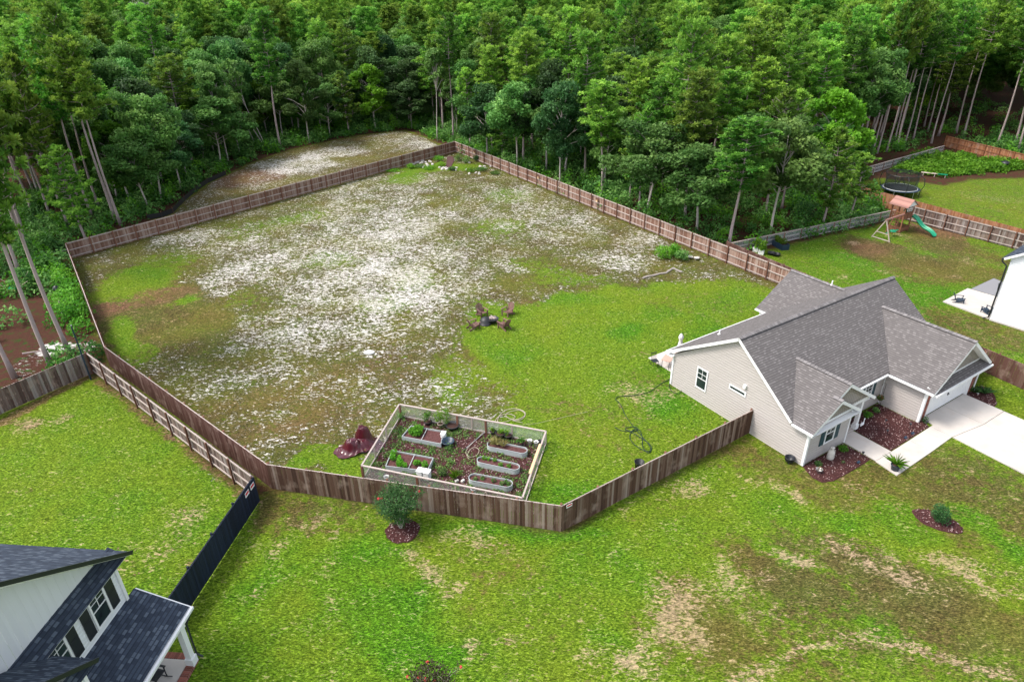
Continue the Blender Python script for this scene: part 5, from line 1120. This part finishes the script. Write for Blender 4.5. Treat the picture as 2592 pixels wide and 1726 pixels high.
q=MB(); q.lathe([(.0,.62),(.25,.56),(.45,.36),(.52,.05),(.55,.04)],(-.62,-.12,0),22); q.build('cover',M['black_plastic'],fp,smooth=True)
adirondack(G(*z6(1900,520)),R(70),'dark navy adirondack chair on the outer corner of the right patio','navy_plastic'); adirondack(G(*z6(2095,595)),R(200),'dark navy adirondack chair beside the gutter pipe of the white house','navy_plastic')
# --- back patio of the tan house
up=H(2.45,12.7); t=T('patio_umbrella',up,'closed white patio umbrella standing behind the beige house','umbrella'); q=MB(); q.tube([(0,0,0),(0,0,2.55)],.025,8); q.build('pole',M['galv'],t)
q=MB(); prof=[(.02,2.62),(.07,2.55),(.16,2.35),(.15,2.2),(.10,2.05),(.13,1.8),(.20,1.3),(.25,.95),(.2,.93),(.03,.95)]; n=24; V=[]
for r_,z in prof:
    for k in range(n): a=2*PI*k/n; rr=r_*(1+.22*math.cos(8*a)); V.append((math.cos(a)*rr,math.sin(a)*rr,z))
q.add(V,[(i*n+k,i*n+(k+1)%n,(i+1)*n+(k+1)%n,(i+1)*n+k) for i in range(len(prof)-1) for k in range(n)],.5); q.build('canopy',M['cushion'],t,smooth=True); q=MB(); q.lathe([(0,0),(.26,0),(.26,.06),(.05,.1),(0,.1)],(0,0,0),20); q.build('base',M['black_metal'],t)
t=T('wicker_chair',H(3.75,13.0),'brown wicker armchair with white cushion behind the house, right of umbrella','armchair',HA+R(20),z=.05)
q=MB(); q.box((0,0,.22),(.75,.7,.34)); q.build('seat_base',M['wicker'],t,bevel=.03); q=MB(); q.box((0,.36,.62),(.82,.12,.62),tilt=(-.15,0)); q.build('backrest',M['wicker'],t,bevel=.04)
for sx in(-1,1): q=MB(); q.box((sx*.38,-.02,.46),(.12,.72,.32)); q.build('armrest',M['wicker'],t,bevel=.04)
q=MB(); q.box((0,-.03,.45),(.56,.56,.12)); q.build('cushion',M['cushion'],t,bevel=.04)
t=T('patio_table',H(1.55,12.9),'small table with reddish top and slim legs behind the house corner','table',HA+R(25),z=.05); q=MB(); q.box((0,0,.70),(1.15,.7,.04)); q.build('tabletop',M['pink_top'],t,bevel=.01)
for a in(-.5,.5):
    for b in(-.28,.28): q=MB(); q.tube([(a,b,0),(a*.95,b*.95,.69)],.02,6); q.build('leg',M['black_metal'],t)
t=T('slatted_chair',H(.75,13.45),'dark slatted chair at the far left corner of the back patio','chair',HA+R(-20),z=.05); q=MB(); q.box((0,0,.45),(.46,.46,.04)); q.build('seat',M['black_metal'],t); q=MB()
for k in range(5): q.bar((-.18+k*.09,.22,.5),(-.18+k*.09,.30,.95),.04,.015)
q.bar((-.22,.30,.96),(.22,.30,.96),.04,.05); q.build('backrest',M['black_metal'],t)
for a in(-.2,.2):
    for b in(-.2,.2): q=MB(); q.tube([(a,b,0),(a,b,.44)],.016,6); q.build('leg',M['black_metal'],t)
# --- front of the tan house
shrub(H(8.75,.75),.26,.36,'small rounded green shrub at the back of the mulch bed by the garage wall','broad',.04,420); shrub(H(7.75,.72),.30,.40,'yellow green shrub in the mulch bed, left of the smaller dark one','bright',.04,520)
shrub(H(3.25,-.5),.32,.36,'low green shrub under the front bedroom window near the walkway','bright',.045,520); shrub(H(.75,-.55),.24,.28,'small shrub in the mulch at the front corner of the house','broad',.04,300); shrub(H(2.2,-1.25),.12,.16,'tiny seedling in the middle of the front window mulch bed','broad',.03,90)
shrub(H(10.2,-1.72),.22,.5,'slim dark shrub at the brick pier between garage door and mulch bed','dark_leaf',.04,300)
t=T('statue',H(1.9,-.55),'pale milk can shaped statue in the mulch under the shuttered window','statue',z=.05); q=MB(); q.lathe([(0,0),(.19,0),(.21,.08),(.20,.5),(.15,.62),(.09,.68),(.09,.76),(.13,.80),(.13,.84),(0,.86)],(0,0,0),20); q.build('body',M['stone'],t,smooth=True)
for sx in(-1,1): q=MB(); q.tube([(sx*.12,0,.66),(sx*.22,0,.62),(sx*.21,0,.5)],.015,6); q.build('handle',M['stone'],t)
t=T('bucket_planter',H(.2,-.98),'tilted metal pail with dry plant at the corner mulch bed','pail',z=.05); q=MB(); q.lathe([(0,.0),(.12,.0),(.19,.26),(.2,.26),(.17,.25),(.1,.04),(0,.04)],(0,0,0),18); o=q.build('pail_body',M['galv'],t,smooth=True); q=MB(); fol(q,(0,0,.3),.15,90,.04); q.build('plant',mk('dry_brown_leaves',(.16,.11,.06),.9,.3,8,.3,0),t)
def goose():
    t=T('garden_ornament',H(6.25,.22),'small white heron ornament in the mulch bed beside the porch','ornament',R(40),z=.05); b=MB(); b.tube([(-.22,0,.26),(-.12,0,.33),(.02,0,.36),(.12,0,.34),(.17,0,.42),(.19,0,.54),(.17,0,.62),(.21,0,.66),(.27,0,.66)],[.02,.07,.10,.07,.035,.028,.03,.038,.012],8); b.build('body',M['white'],t,smooth=True)
    for s in(-1,1): l=MB(); l.tube([(0,s*.03,.3),(.01,s*.03,0)],.008,5); l.build('leg',M['black_metal'],t)
goose()
t=T('shepherd_hook',H(9.6,1.0),'black shepherd hook in the inner corner by the garage wall','hook'); q=MB(); q.tube([(0,0,0),(0,0,1.75)]+[(-.13+.13*math.cos(a),0,1.75+.13*math.sin(a)) for a in[PI*k/8 for k in range(9)]]+[(-.26,0,1.68)],.012,6); q.build('rod',M['black_metal'],t)
t=T('hanging_basket',H(9.34,1.0),'round basket of trailing plants hanging from the shepherd hook','basket',z=.0); q=MB(); q.lathe([(0,.62),(.10,.64),(.18,.78),(.19,.78),(.15,.76),(0,.74)],(0,0,0),16); q.build('basket',M['wicker'],t); q=MB(); [q.tube([(math.cos(a)*.18,math.sin(a)*.18,.78),(0,0,1.6)],.004,3) for a in(0,2.1,4.2)]; q.build('chain',M['black_metal'],t); q=MB(); fol(q,(0,0,.84),.24,260,.045,.16); q.build('plant',M['broad'],t); q=MB(); fol(q,(0,0,.9),.2,26,.03,.12); q.build('blossom',M['flower'],t)
for k,(a,b,l) in enumerate(((3.62,-1.54,'solar lamp on a short stake at the corner of the window mulch bed'),(6.9,-1.1,'solar stake lamp in the middle of the large mulch bed'),(7.9,-.4,'solar stake lamp near the centre of the large mulch bed towards the garage'),(8.8,-1.5,'solar stake lamp near the walkway edge of the large mulch bed'),(9.9,-1.95,'solar stake lamp at the corner where walkway meets driveway'))):
    t=T('solar_lamp',H(a,b),l,'garden lamp',z=.04); q=MB(); q.tube([(0,0,0),(0,0,.3)],.012,5); q.build('stake',M['black_metal'],t); q=MB(); q.lathe([(0,.30),(.05,.3),(.06,.38),(.09,.39),(.02,.43),(0,.43)],(0,0,0),10); q.build('lamp_head',M['black_metal'],t)
for a,b,l in((7.55,-1.95,'dark flat spotlight on the mulch edge, nearer the porch'),(8.35,-1.95,'blue tinted spotlight on the mulch edge beside the walkway'),(2.9,-1.75,'dark spotlight at the lawn edge of the window mulch bed')):
    t=T('spotlight',H(a,b),l,'spotlight',HA,z=.05); q=MB(); q.box((0,0,.08),(.22,.14,.10),tilt=(.5,0)); q.build('lamp_head',M['navy_plastic'],t,bevel=.02); q=MB(); q.tube([(0,0,0),(0,0,.08)],.015,5); q.build('stake',M['black_metal'],t)
t=T('plant_pot',H(4.15,-3.28),'blue black pot with spiky plant on the walkway corner','pot',z=.045); pot(t,.27,.38,'navy_plastic'); q=MB(); spiky(q,55,.75,.018,1.5,.36); q.build('plant',M['bright'],t)
t=T('black_kettle',H(-.38,.62),'round black cauldron on the grass beside the front corner of the house','cauldron'); q=MB(); q.lathe([(0,.05),(.2,.08),(.29,.22),(.27,.36),(.31,.38),(.28,.39),(.24,.36),(.25,.22),(0,.12)],(0,0,0),22); q.build('bowl',M['black_metal'],t,smooth=True)
for k in range(3): q=MB(); a=k*2.1; q.tube([(math.cos(a)*.18,math.sin(a)*.18,.1),(math.cos(a)*.22,math.sin(a)*.22,0)],.02,5); q.build('leg',M['black_metal'],t)
for a,b,l,s_ in((16.95,-2.1,'spiky dark plant in the far mulch patch, nearer one',.75),(16.55,-1.65,'bushy dark plant in the far mulch patch against the garage corner',.6)):
    t=T('yucca_plant',H(a,b),l,'plant',z=.05); q=MB(); spiky(q,60,s_,.02,1.1); q.build('leaves',M['dark_leaf'],t)
t=T('black_drum',G(*zp(8,2050,95)),'black round drum standing just behind the near board fence','drum'); q=MB(); q.lathe([(0,0),(.24,0),(.28,.5),(.31,.5),(.26,.49),(.22,.06),(0,.06)],(0,0,0),20); q.build('drum_body',M['black_plastic'],t,smooth=True)
# --- signs
def sign(P0,P1,f,z,w_,h_,label,off,cols=('white','red_sign')):
    P0=Vector((*P0[:2],0));P1=Vector((*P1[:2],0)); d=(P1-P0); a=math.atan2(d.y,d.x); c=P0+d*f; n=Vector((-d.y,d.x,0)).normalized()*off; t=T('warning_sign',c+n,label,'sign',a,z=z)
    q=MB(); q.box((0,0,0),(w_,.012,h_)); q.build('plate',M[cols[0]],t); q=MB(); s=1 if off>0 else -1; q.box((0,s*.009,.03),(w_*.8,.008,h_*.45)); q.build('print',M[cols[1]],t)
ST2=G(440,1600); sign(ST,ST2,.045,1.45,.42,.3,'red and white sign on the black fence, nearer its top corner',.045); sign(ST,ST2,.115,1.45,.42,.3,'red and white sign on the black fence, second from its corner',.045)
sign(FA,FB,.03,1.62,.38,.2,'small white and red sign at the near corner of the board fence',-.05)
# --- left wood: pole, saucer swing
t=T('pole',G(zp(4,628,1050)[0],zp(4,628,1050)[1]),'dark blue metal pole rising over the grey fence corner','pole'); q=MB(); q.tube([(0,0,0),(0,0,1.9),(.02,0,4.5)],[.07,.055,.05],10,.5); q.build('shaft',M['pole'] if 'pole' in M else M['navy_plastic'],t); q=MB(); q.tube([(.02,0,4.5),(.02,0,4.56)],.06,10); q.build('cap',M['galv'],t)
sx,sy=G(45,745); t=T('saucer_swing',(sx,sy),'bright green saucer swing hanging between the left pines','swing',z=0); q=MB(); q.lathe([(0,.62),(.35,.64),(.52,.72),(.55,.76),(.5,.74),(.34,.67),(0,.65)],(0,0,0),24); q.build('seat',M['green_plastic'],t,smooth=True)
for e in((-2.6,.6,2.2),(-2.4,-.5,2.0),(1.6,.3,2.2),(1.9,-.6,1.6)): q=MB(); q.tube([(e[0]*.18,e[1]*.6,.74),e],.018,4); q.build('rope',M['hose_beige'],t)
for f_,l in((.0,'upper'),(1.,'lower')): pass
for (x,y),e,l in((((152,770)),(2.6,-3.8),'brown fallen branch leaning in the bright brush by the left fence'),((60,905),(1.2,.9),'pale stick on the red brown litter behind the grey fence')):
    p_=G(x,y); q=MB(); q.tube([(0,0,.35),(e[0]*.5,e[1]*.5,.25),(e[0],e[1],.08)],[.07,.06,.03],6); q.build('fallen_branch',M['bark_pine'],None,loc=(*p_,0),label=l,cat='branch')
for x,y,r_,l in((150,750,.32,'black kettle grill half hidden in brush by the left fence'),(q8(1228,240)[0],q8(1228,240)[1],.62,'black kettle grill at the edge of the bright thicket, far right')):
    t=T('kettle_grill',G(x,y),l,'grill'); q=MB(); q.lathe([(0,.45),(r_*.6,.5),(r_,.75),(r_*1.02,.8),(r_*.8,1.0),(r_*.3,1.12),(0,1.13)],(0,0,0),20); q.build('bowl',M['black_metal'],t,smooth=True)
    for k in range(3): q=MB(); a=k*2.1; q.tube([(math.cos(a)*r_*.5,math.sin(a)*r_*.5,.55),(math.cos(a)*r_*.9,math.sin(a)*r_*.9,0)],.02,5); q.build('leg',M['black_metal'],t)
# --- planters by the rail fence
f1=lambda x,y:(1840+x/6.4,560+y/6.4)
a0=Vector(G(*f1(720,370))); a1=Vector(G(*f1(925,490))); dd=a1-a0; t=T('planter_trough',(a0+a1)/2+Vector((.25,.35)),'long black trough planter full of bright leafy plants by the rail fence','planter',math.atan2(dd.y,dd.x)); L=dd.length; q=MB()
for s in(-1,1): q.box((0,s*.42,.3),(L,.04,.6)); q.box((s*L/2,0,.3),(.04,.88,.6))
q.build('trough_wall',M['navy_plastic'],t); q=MB(); q.box((0,0,.5),(L-.06,.8,.02)); q.build('soil',M['soil'],t); q=MB(); [fol(q,(-L*.2+k*.22,rnd.uniform(-.2,.2),.75+.1*rnd.random()),.36,140,.08,.3) for k in range(6)]; q.build('plant',M['bright'],t)
for x,y,l in((460,490,'white crate planter with tall leafy plant, nearer the fence rail'),(550,535,'white crate planter with tall leafy plant, nearer the black tubs')):
    t=T('crate_planter',G(*f1(x,y)),l,'planter',R(-30)); q=MB(); q.box((0,0,.22),(.55,.42,.44)); q.build('crate',M['white_plastic'],t,bevel=.02); q=MB(); [fol(q,(rnd.uniform(-.2,.2),rnd.uniform(-.15,.15),.5+.2*k),.34,90,.09,.2) for k in range(5)]; q.build('plant',M['bright'],t)
for x,y,l in((720,540,'empty black round tub beside the crate planter'),(795,560,'empty black round tub, the one further from the crates')):
    t=T('round_tub',G(*f1(x,y)),l,'tub'); q=MB(); q.lathe([(0,0),(.34,0),(.4,.24),(.43,.24),(.36,.23),(.32,.05),(0,.05)],(0,0,0),22); q.build('tub_body',M['black_plastic'],t,smooth=True)
# --- trampoline
def trampoline(xy):
    t=T('trampoline',xy,'black round trampoline with net enclosure and curved poles','trampoline'); r_=2.35; hb=.85
    q=MB(); q.lathe([(0,hb),(r_*.82,hb)],(0,0,0),36); q.build('jumping_mat',M['black_plastic'],t); q=MB(); q.lathe([(r_*.82,hb+.02),(r_*.84,hb+.05),(r_*.96,hb+.05),(r_*1.0,hb),(r_*.97,hb-.05)],(0,0,0),36); q.build('spring_pad',M['navy_plastic'],t,smooth=True)
    q=MB(); q.tube([(r_*.86*math.cos(a),r_*.86*math.sin(a),hb+.06) for a in[2*PI*k/36 for k in range(37)]],.03,6,.5); q.build('mat_ring',M['white_plastic'],t)
    for k in range(6):
        a=k*PI/3+.3; c,s=math.cos(a),math.sin(a); q=MB(); q.tube([(c*r_,s*r_,0),(c*r_*1.02,s*r_*1.02,hb),(c*r_*1.14,s*r_*1.14,1.6),(c*r_*1.08,s*r_*1.08,2.4),(c*r_*.86,s*r_*.86,2.75)],.04,6,.5); q.build('pole',M['black_metal'],t)
        q=MB(); a2=a+.5; q.tube([(math.cos(a2)*r_*.97,math.sin(a2)*r_*.97,hb-.05),(math.cos(a2)*r_*.97,math.sin(a2)*r_*.97,0)],.03,5); q.build('leg',M['galv'],t)
    n=MB(); n.lathe([(r_*.84,hb+.05),(r_*.80,1.6),(r_*.86,2.7)],(0,0,0),30); n.build('safety_net',M['netting'],t); q=MB(); q.tube([(r_*.86*math.cos(a),r_*.86*math.sin(a),2.72) for a in[2*PI*k/36 for k in range(37)]],.03,5,.5); q.build('top_ring',M['black_metal'],t)
trampoline(G(*q8(632,385)))
# --- playset
def playset():
    a=Vector((*G(2276,590),0)); b=Vector((*G(2230,606),0)); t=T('playset',a,'red brown timber playset with pitched roof, green slide and swing beam','playset',R(30))
    w=M['playwood']; D2=1.5
    for x in(0,D2):
        for y in(0,D2): q=MB(); q.box((x,y,1.5),(.11,.11,3.0)); q.build('post',w,t)
    q=MB(); [q.box((D2/2,(k+.5)*D2/10,1.5),(D2,.14,.04)) for k in range(10)]; q.build('platform',w,t)
    q=MB()
    for k in range(9): q.box(((k+.5)*D2/9,0,1.85),(.11,.03,.7)); q.box((0,(k+.5)*D2/9,1.85),(.03,.11,.7)); q.box((D2+.01,(k+.5)*D2/9,1.85),(.03,.11,.7) if k<4 else (.03,.02,.02))
    q.box((D2/2,-.03,2.22),(D2+.2,.05,.09)); q.box((-.03,D2/2,2.22),(.05,D2+.2,.09)); q.build('railing',w,t)
    q=MB(); 
    for k in range(4): q.box((D2/2,-.03,.14+k*.14),(D2,.03,.12)); q.box((-.03,D2/2,.14+k*.14),(.03,D2,.12)); q.box((D2+.03,D2/2,.14+k*.14),(.03,D2,.12))
    q.build('base_wall',w,t)
    rf=MB(); 
    for s in(-1,1):
        for k in range(7): u=(k+.5)/7; rf.box((D2/2+s*(1.0*(1-u)+.02),D2/2,2.95+u*.75),(.20,2.2,.03),tilt=(0,s*.66),r=rnd.random())
    ro=rf.build('roof',M['playroof'],t)
    g=MB(); 
    for y in(-.22,D2+.22): g.add([(-.2,y,2.98),(D2+.2,y,2.98),(D2/2,y,3.66)],[(0,1,2)],.5)
    g.build('gable',M['white'],ro)
    d=MB(); d.box((D2/2-.1,-.14,2.72),(.95,.03,.55)); o=d.build('window_panel',M['white'],t); x=MB()
    for i in range(3):
        for j in range(2): x.box((D2/2-.4+i*.3,-.165,2.59+j*.26),(.2,.012,.17))
    x.build('pane',M['playwood'],o)
    s=MB(); L=3.0; n=12
    V=[];pr=[(-.27,.16),(-.25,.0),(.25,0),(.27,.16),(.31,.17),(.28,-.05),(-.28,-.05),(-.31,.17)]
    for i in range(n+1):
        u=i/n; y=-.05-u*L; z=1.5*(1-u)+.10+.14*math.sin(u*PI*3)*(1-u*.4); V+=[(D2+.45+px_,y+.2,z+pz) for px_,pz in pr]
    m=len(pr); s.add(V,[(i*m+k,i*m+(k+1)%m,(i+1)*m+(k+1)%m,(i+1)*m+k) for i in range(n) for k in range(m)],.5); s.build('slide',M['green_plastic'],t,smooth=True)
    q=MB(); q.box((D2+.45,.45,1.5),(.8,.9,.06)); q.build('landing',w,t)
    b_=MB(); b_.lathe([(0,0),(.36,.08),(.5,.3),(.36,.5),(0,.6)],(D2+.5,D2*.5,1.7),18); b_.build('bubble_panel',M['green_plastic'],t,smooth=True)
    q=MB(); q.bar((.1,0,2.2),(-3.6,-.2,2.2),.1,.14); q.build('swing_beam',M['playroof'],t)
    for e in((-3.6,-1.2,0),(-3.6,.9,0)): q=MB(); q.bar((-3.5,-.2,2.2),e,.09,.09); q.build('leg',M['post_pale'],t)
    q=MB(); q.bar((-3.58,-.85,.75),(-3.58,.55,.75),.05,.09); q.bar((-3.6,-1.2,.08),(-3.6,.9,.08),.06,.08); q.build('brace',M['post_pale'],t)
    for x in(-.9,-1.6,-2.6):
        s_=MB(); s_.box((x,-.15,.55),(.42,.2,.04)) if x!=-1.6 else s_.lathe([(.15,.5),(.3,.5),(.34,.6),(.3,.66),(.2,.6)],(x,-.15,0),18,closed=True); s_.build('swing_seat',M['green_plastic'],t)
        for e in(-.18,.18): r=MB(); r.tube([(x+e,-.15,.56),(x+e,-.12,2.15)],.012,4); r.build('rope',M['black_plastic'],t)
    q=MB(); q.bar((-.1,.3,1.5),(-1.0,.3,.0),.05,.08); q.bar((-.1,1.0,1.5),(-1.0,1.0,0),.05,.08); [q.bar((-.1-.9*k/6,.3,1.5-1.5*k/6),(-.1-.9*k/6,1.0,1.5-1.5*k/6),.07,.04) for k in range(1,6)]; q.build('ladder',w,t)
playset()
t=T('bench',G(*q8(825,285)),'pale timber bench with green end at the thicket edge','bench',R(-32)); q=MB(); q.box((-.5,0,.45),(2.0,.4,.05)); q.build('seat',M['post_pale'],t); q=MB(); q.box((1.15,0,.45),(1.2,.42,.06)); q.build('seat',M['green_plastic'],t)
for x in(-1.2,.2,1.5): q=MB(); q.box((x,0,.21),(.08,.36,.42)); q.build('leg',M['post_pale'],t)
# --- porch rocking chairs
def rocker(xy,rz,label):
    t=T('rocking_chair',xy,label,'rocking chair',rz,z=.15); m=M['black_metal']; q=MB(); q.box((0,0,.42),(.54,.5,.03)); q.build('seat',m,t); q=MB(); [q.bar((-.22+k*.088,.24,.44),(-.22+k*.088,.42,1.12),.05,.015,up=(0,-1,.3)) for k in range(6)]; q.bar((-.27,.43,1.14),(.27,.43,1.14),.04,.08); q.build('backrest',m,t)
    for s in(-1,1):
        q=MB(); q.box((s*.29,-.02,.64),(.09,.56,.025)); q.build('armrest',m,t); q=MB(); q.tube([(s*.27,-.5,.09),(s*.27,-.2,.02),(s*.27,.15,.02),(s*.27,.6,.13)],.022,6); q.build('rocker',m,t)
        for y in(-.22,.24): q=MB(); q.bar((s*.27,y,.03),(s*.27,y,.63),.035,.035); q.build('leg',m,t)
rocker(LH(-.95,1.0),LA+R(-8),'black rocking chair on the white porch beside the column'); rocker(LH(-2.5,1.0),LA+R(5),'black rocking chair on the white porch, at the bottom edge of the picture')
# --- planting in the big yard
x,y=G(*zp(5,2285,215)); 
for dx,dy,r_,h_,l,mt in((-.9,.2,1.1,1.3,'broad bright shrub against the right fence, left half of the clump','bright'),(.9,-.5,.9,1.0,'bright shrub against the right fence, lower right of the clump','broad'),(.4,.9,.8,1.1,'small shrub behind the clump against the right fence','bright')): shrub((x+dx,y+dy),r_,h_,l,mt,.09,900)
t=T('stepping_stones',(x+1.6,y-.2),'pile of grey stones in the bright shrub clump at the right fence','stones')
for k in range(9): q=MB(); q.lathe([(0,.0),(.22,.02),(.24,.1),(.12,.16),(0,.17)],(rnd.uniform(-1,1),rnd.uniform(-.5,.5),rnd.uniform(0,.2)),7,sx=rnd.uniform(.7,1.2)); q.build('stone',M['stone'],t)
ed=[(2085,352),(2110,342),(2140,338),(2170,330),(2200,322),(2240,318),(2265,300),(2290,285),(2320,300),(2352,312)]
for i in range(len(ed)-1):
    for k in range(4):
        f=k/4; c=G(*z5(ed[i][0]+(ed[i+1][0]-ed[i][0])*f,ed[i][1]+(ed[i+1][1]-ed[i][1])*f)); q=MB(); q.lathe([(0,0),(.13,.0),(.14,.06),(.09,.11),(0,.12)],(0,0,0),7,sx=rnd.uniform(.7,1.3),sy=rnd.uniform(.6,1)); q.build('edging_stone',M['rockgrey'],None,loc=(*c,-.01),rz=rnd.random()*3,label='small pale stone in the curved edging row below the bright shrub clump',cat='stone',group='edging stones')
e7=lambda x,y:(980+x/3.959,340+y/3.959)
for (x,y,r_,h_,l,mt) in((520,270,1.0,.9,'yellow green bush left of the brick path in the far corner','bright'),(720,265,.9,1.0,'dark green bush right of the brick path, against the corner fence','broad'),(800,285,.8,1.1,'upright green bush at the right fence, second from the corner','broad'),(900,270,.6,.9,'dark dwarf conifer at the right fence near the far corner','dark_leaf'),(330,330,1.0,.35,'low green plants in the stone bed left of the far corner','broad'),(430,350,1.1,.4,'low bright ground cover in front of the yellow green bush','bright'),(545,320,.9,.6,'grassy clump just left of the brick path','bright'),(655,360,.7,.45,'small green plant at the foot of the brick path','broad'),(850,375,1.3,.5,'wide low green plant right of the brick path','bright'),(950,365,1.1,.5,'low green plant spreading towards the right fence','broad'),(1085,400,.9,.35,'flat green plant at the right end of the far corner bed','broad'),(240,340,.7,.7,'thin upright weeds at the left end of the far corner bed','bright'),(60,370,1.2,.25,'flat green patch of plants along the back fence','bright')):
    shrub(G(*e7(x,y)),r_,h_,l,mt,.10,420,name='garden_plant' if h_<.7 else 'shrub')
slabobj('path',[[G(*e7(*q)) for q in((600,225),(665,225),(672,262),(640,335),(575,335),(598,270))]],.04,.06,mk('dark_red_brick_path',(.085,.042,.04),.9,.5,5,.3,.5))
for k in range(46):
    x,y=rnd.choice([(rnd.uniform(520,700),rnd.uniform(335,365)),(rnd.uniform(780,1180),rnd.uniform(280,410)),(rnd.uniform(260,470),rnd.uniform(270,340))]); q=MB(); q.lathe([(0,0),(.26,.0),(.27,.1),(.16,.2),(0,.21)],(0,0,0),7,sx=rnd.uniform(.8,1.5),sy=rnd.uniform(.5,.9)); q.build('garden_stone',M['stone'],None,loc=(*G(*e7(x,y)),-.01),rz=rnd.random()*3,label='pale stone among the plants of the far corner bed',cat='stone',group='stones of the far corner bed')
for f_,l in((.087,'small tan birdhouse on the right fence, nearest the far corner'),(.31,'small tan birdhouse on the right fence, middle of three'),(.47,'small tan birdhouse on the right fence, furthest from the far corner')):
    c=Vector((*FF,0)).lerp(Vector((*FG2,0)),f_); d=Vector((*FG2,0))-Vector((*FF,0)); n=Vector((d.y,-d.x,0)).normalized()*.22; t=T('birdhouse',c+n,l,'birdhouse',math.atan2(d.y,d.x),z=1.15); q=MB(); q.box((0,0,.14),(.26,.2,.28)); q.build('box',M['pine_board'],t); q=MB(); q.slab([(-.18,-.16,.28),(.0,-.16,.42),(.0,.12,.42),(-.18,.12,.28)],.02,0,0); q.slab([(.0,-.16,.42),(.18,-.16,.28),(.18,.12,.28),(.0,.12,.42)],.02,0,0); q.build('roof',M['post'],t)
q=MB(); q.lathe([(0,0),(.3,0),(.34,.1),(.2,.2),(0,.22)],(0,0,0),12,sx=1.3,sy=.8); q.build('white_rock',M['white_plastic'],None,loc=(*G(*z5(192,868)),-.01),label='single bright white rock lying on the sandy grass',cat='rock')
# --- black silt fence along the clearing
cl=[G(*dp(x,y)) for x,y in((340,505),(372,500),(398,490),(425,462),(450,440),(478,421),(520,402))]; o=Vector((*cl[0],0)); q=MB()
for i in range(len(cl)-1): a=Vector((*cl[i],0))-o;b=Vector((*cl[i+1],0))-o; q.bar(a+Vector((0,0,.3)),b+Vector((0,0,.3)),.02,.6)
t=T('silt_fence',o,'low black fabric barrier curving along the edge of the sandy clearing','barrier'); q.build('fabric',M['black_plastic'],t)
for c in cl: s=MB(); c=Vector((*c,0))-o; s.box((c.x,c.y+.05,.4),(.05,.05,.8)); s.build('stake',M['post'],t)
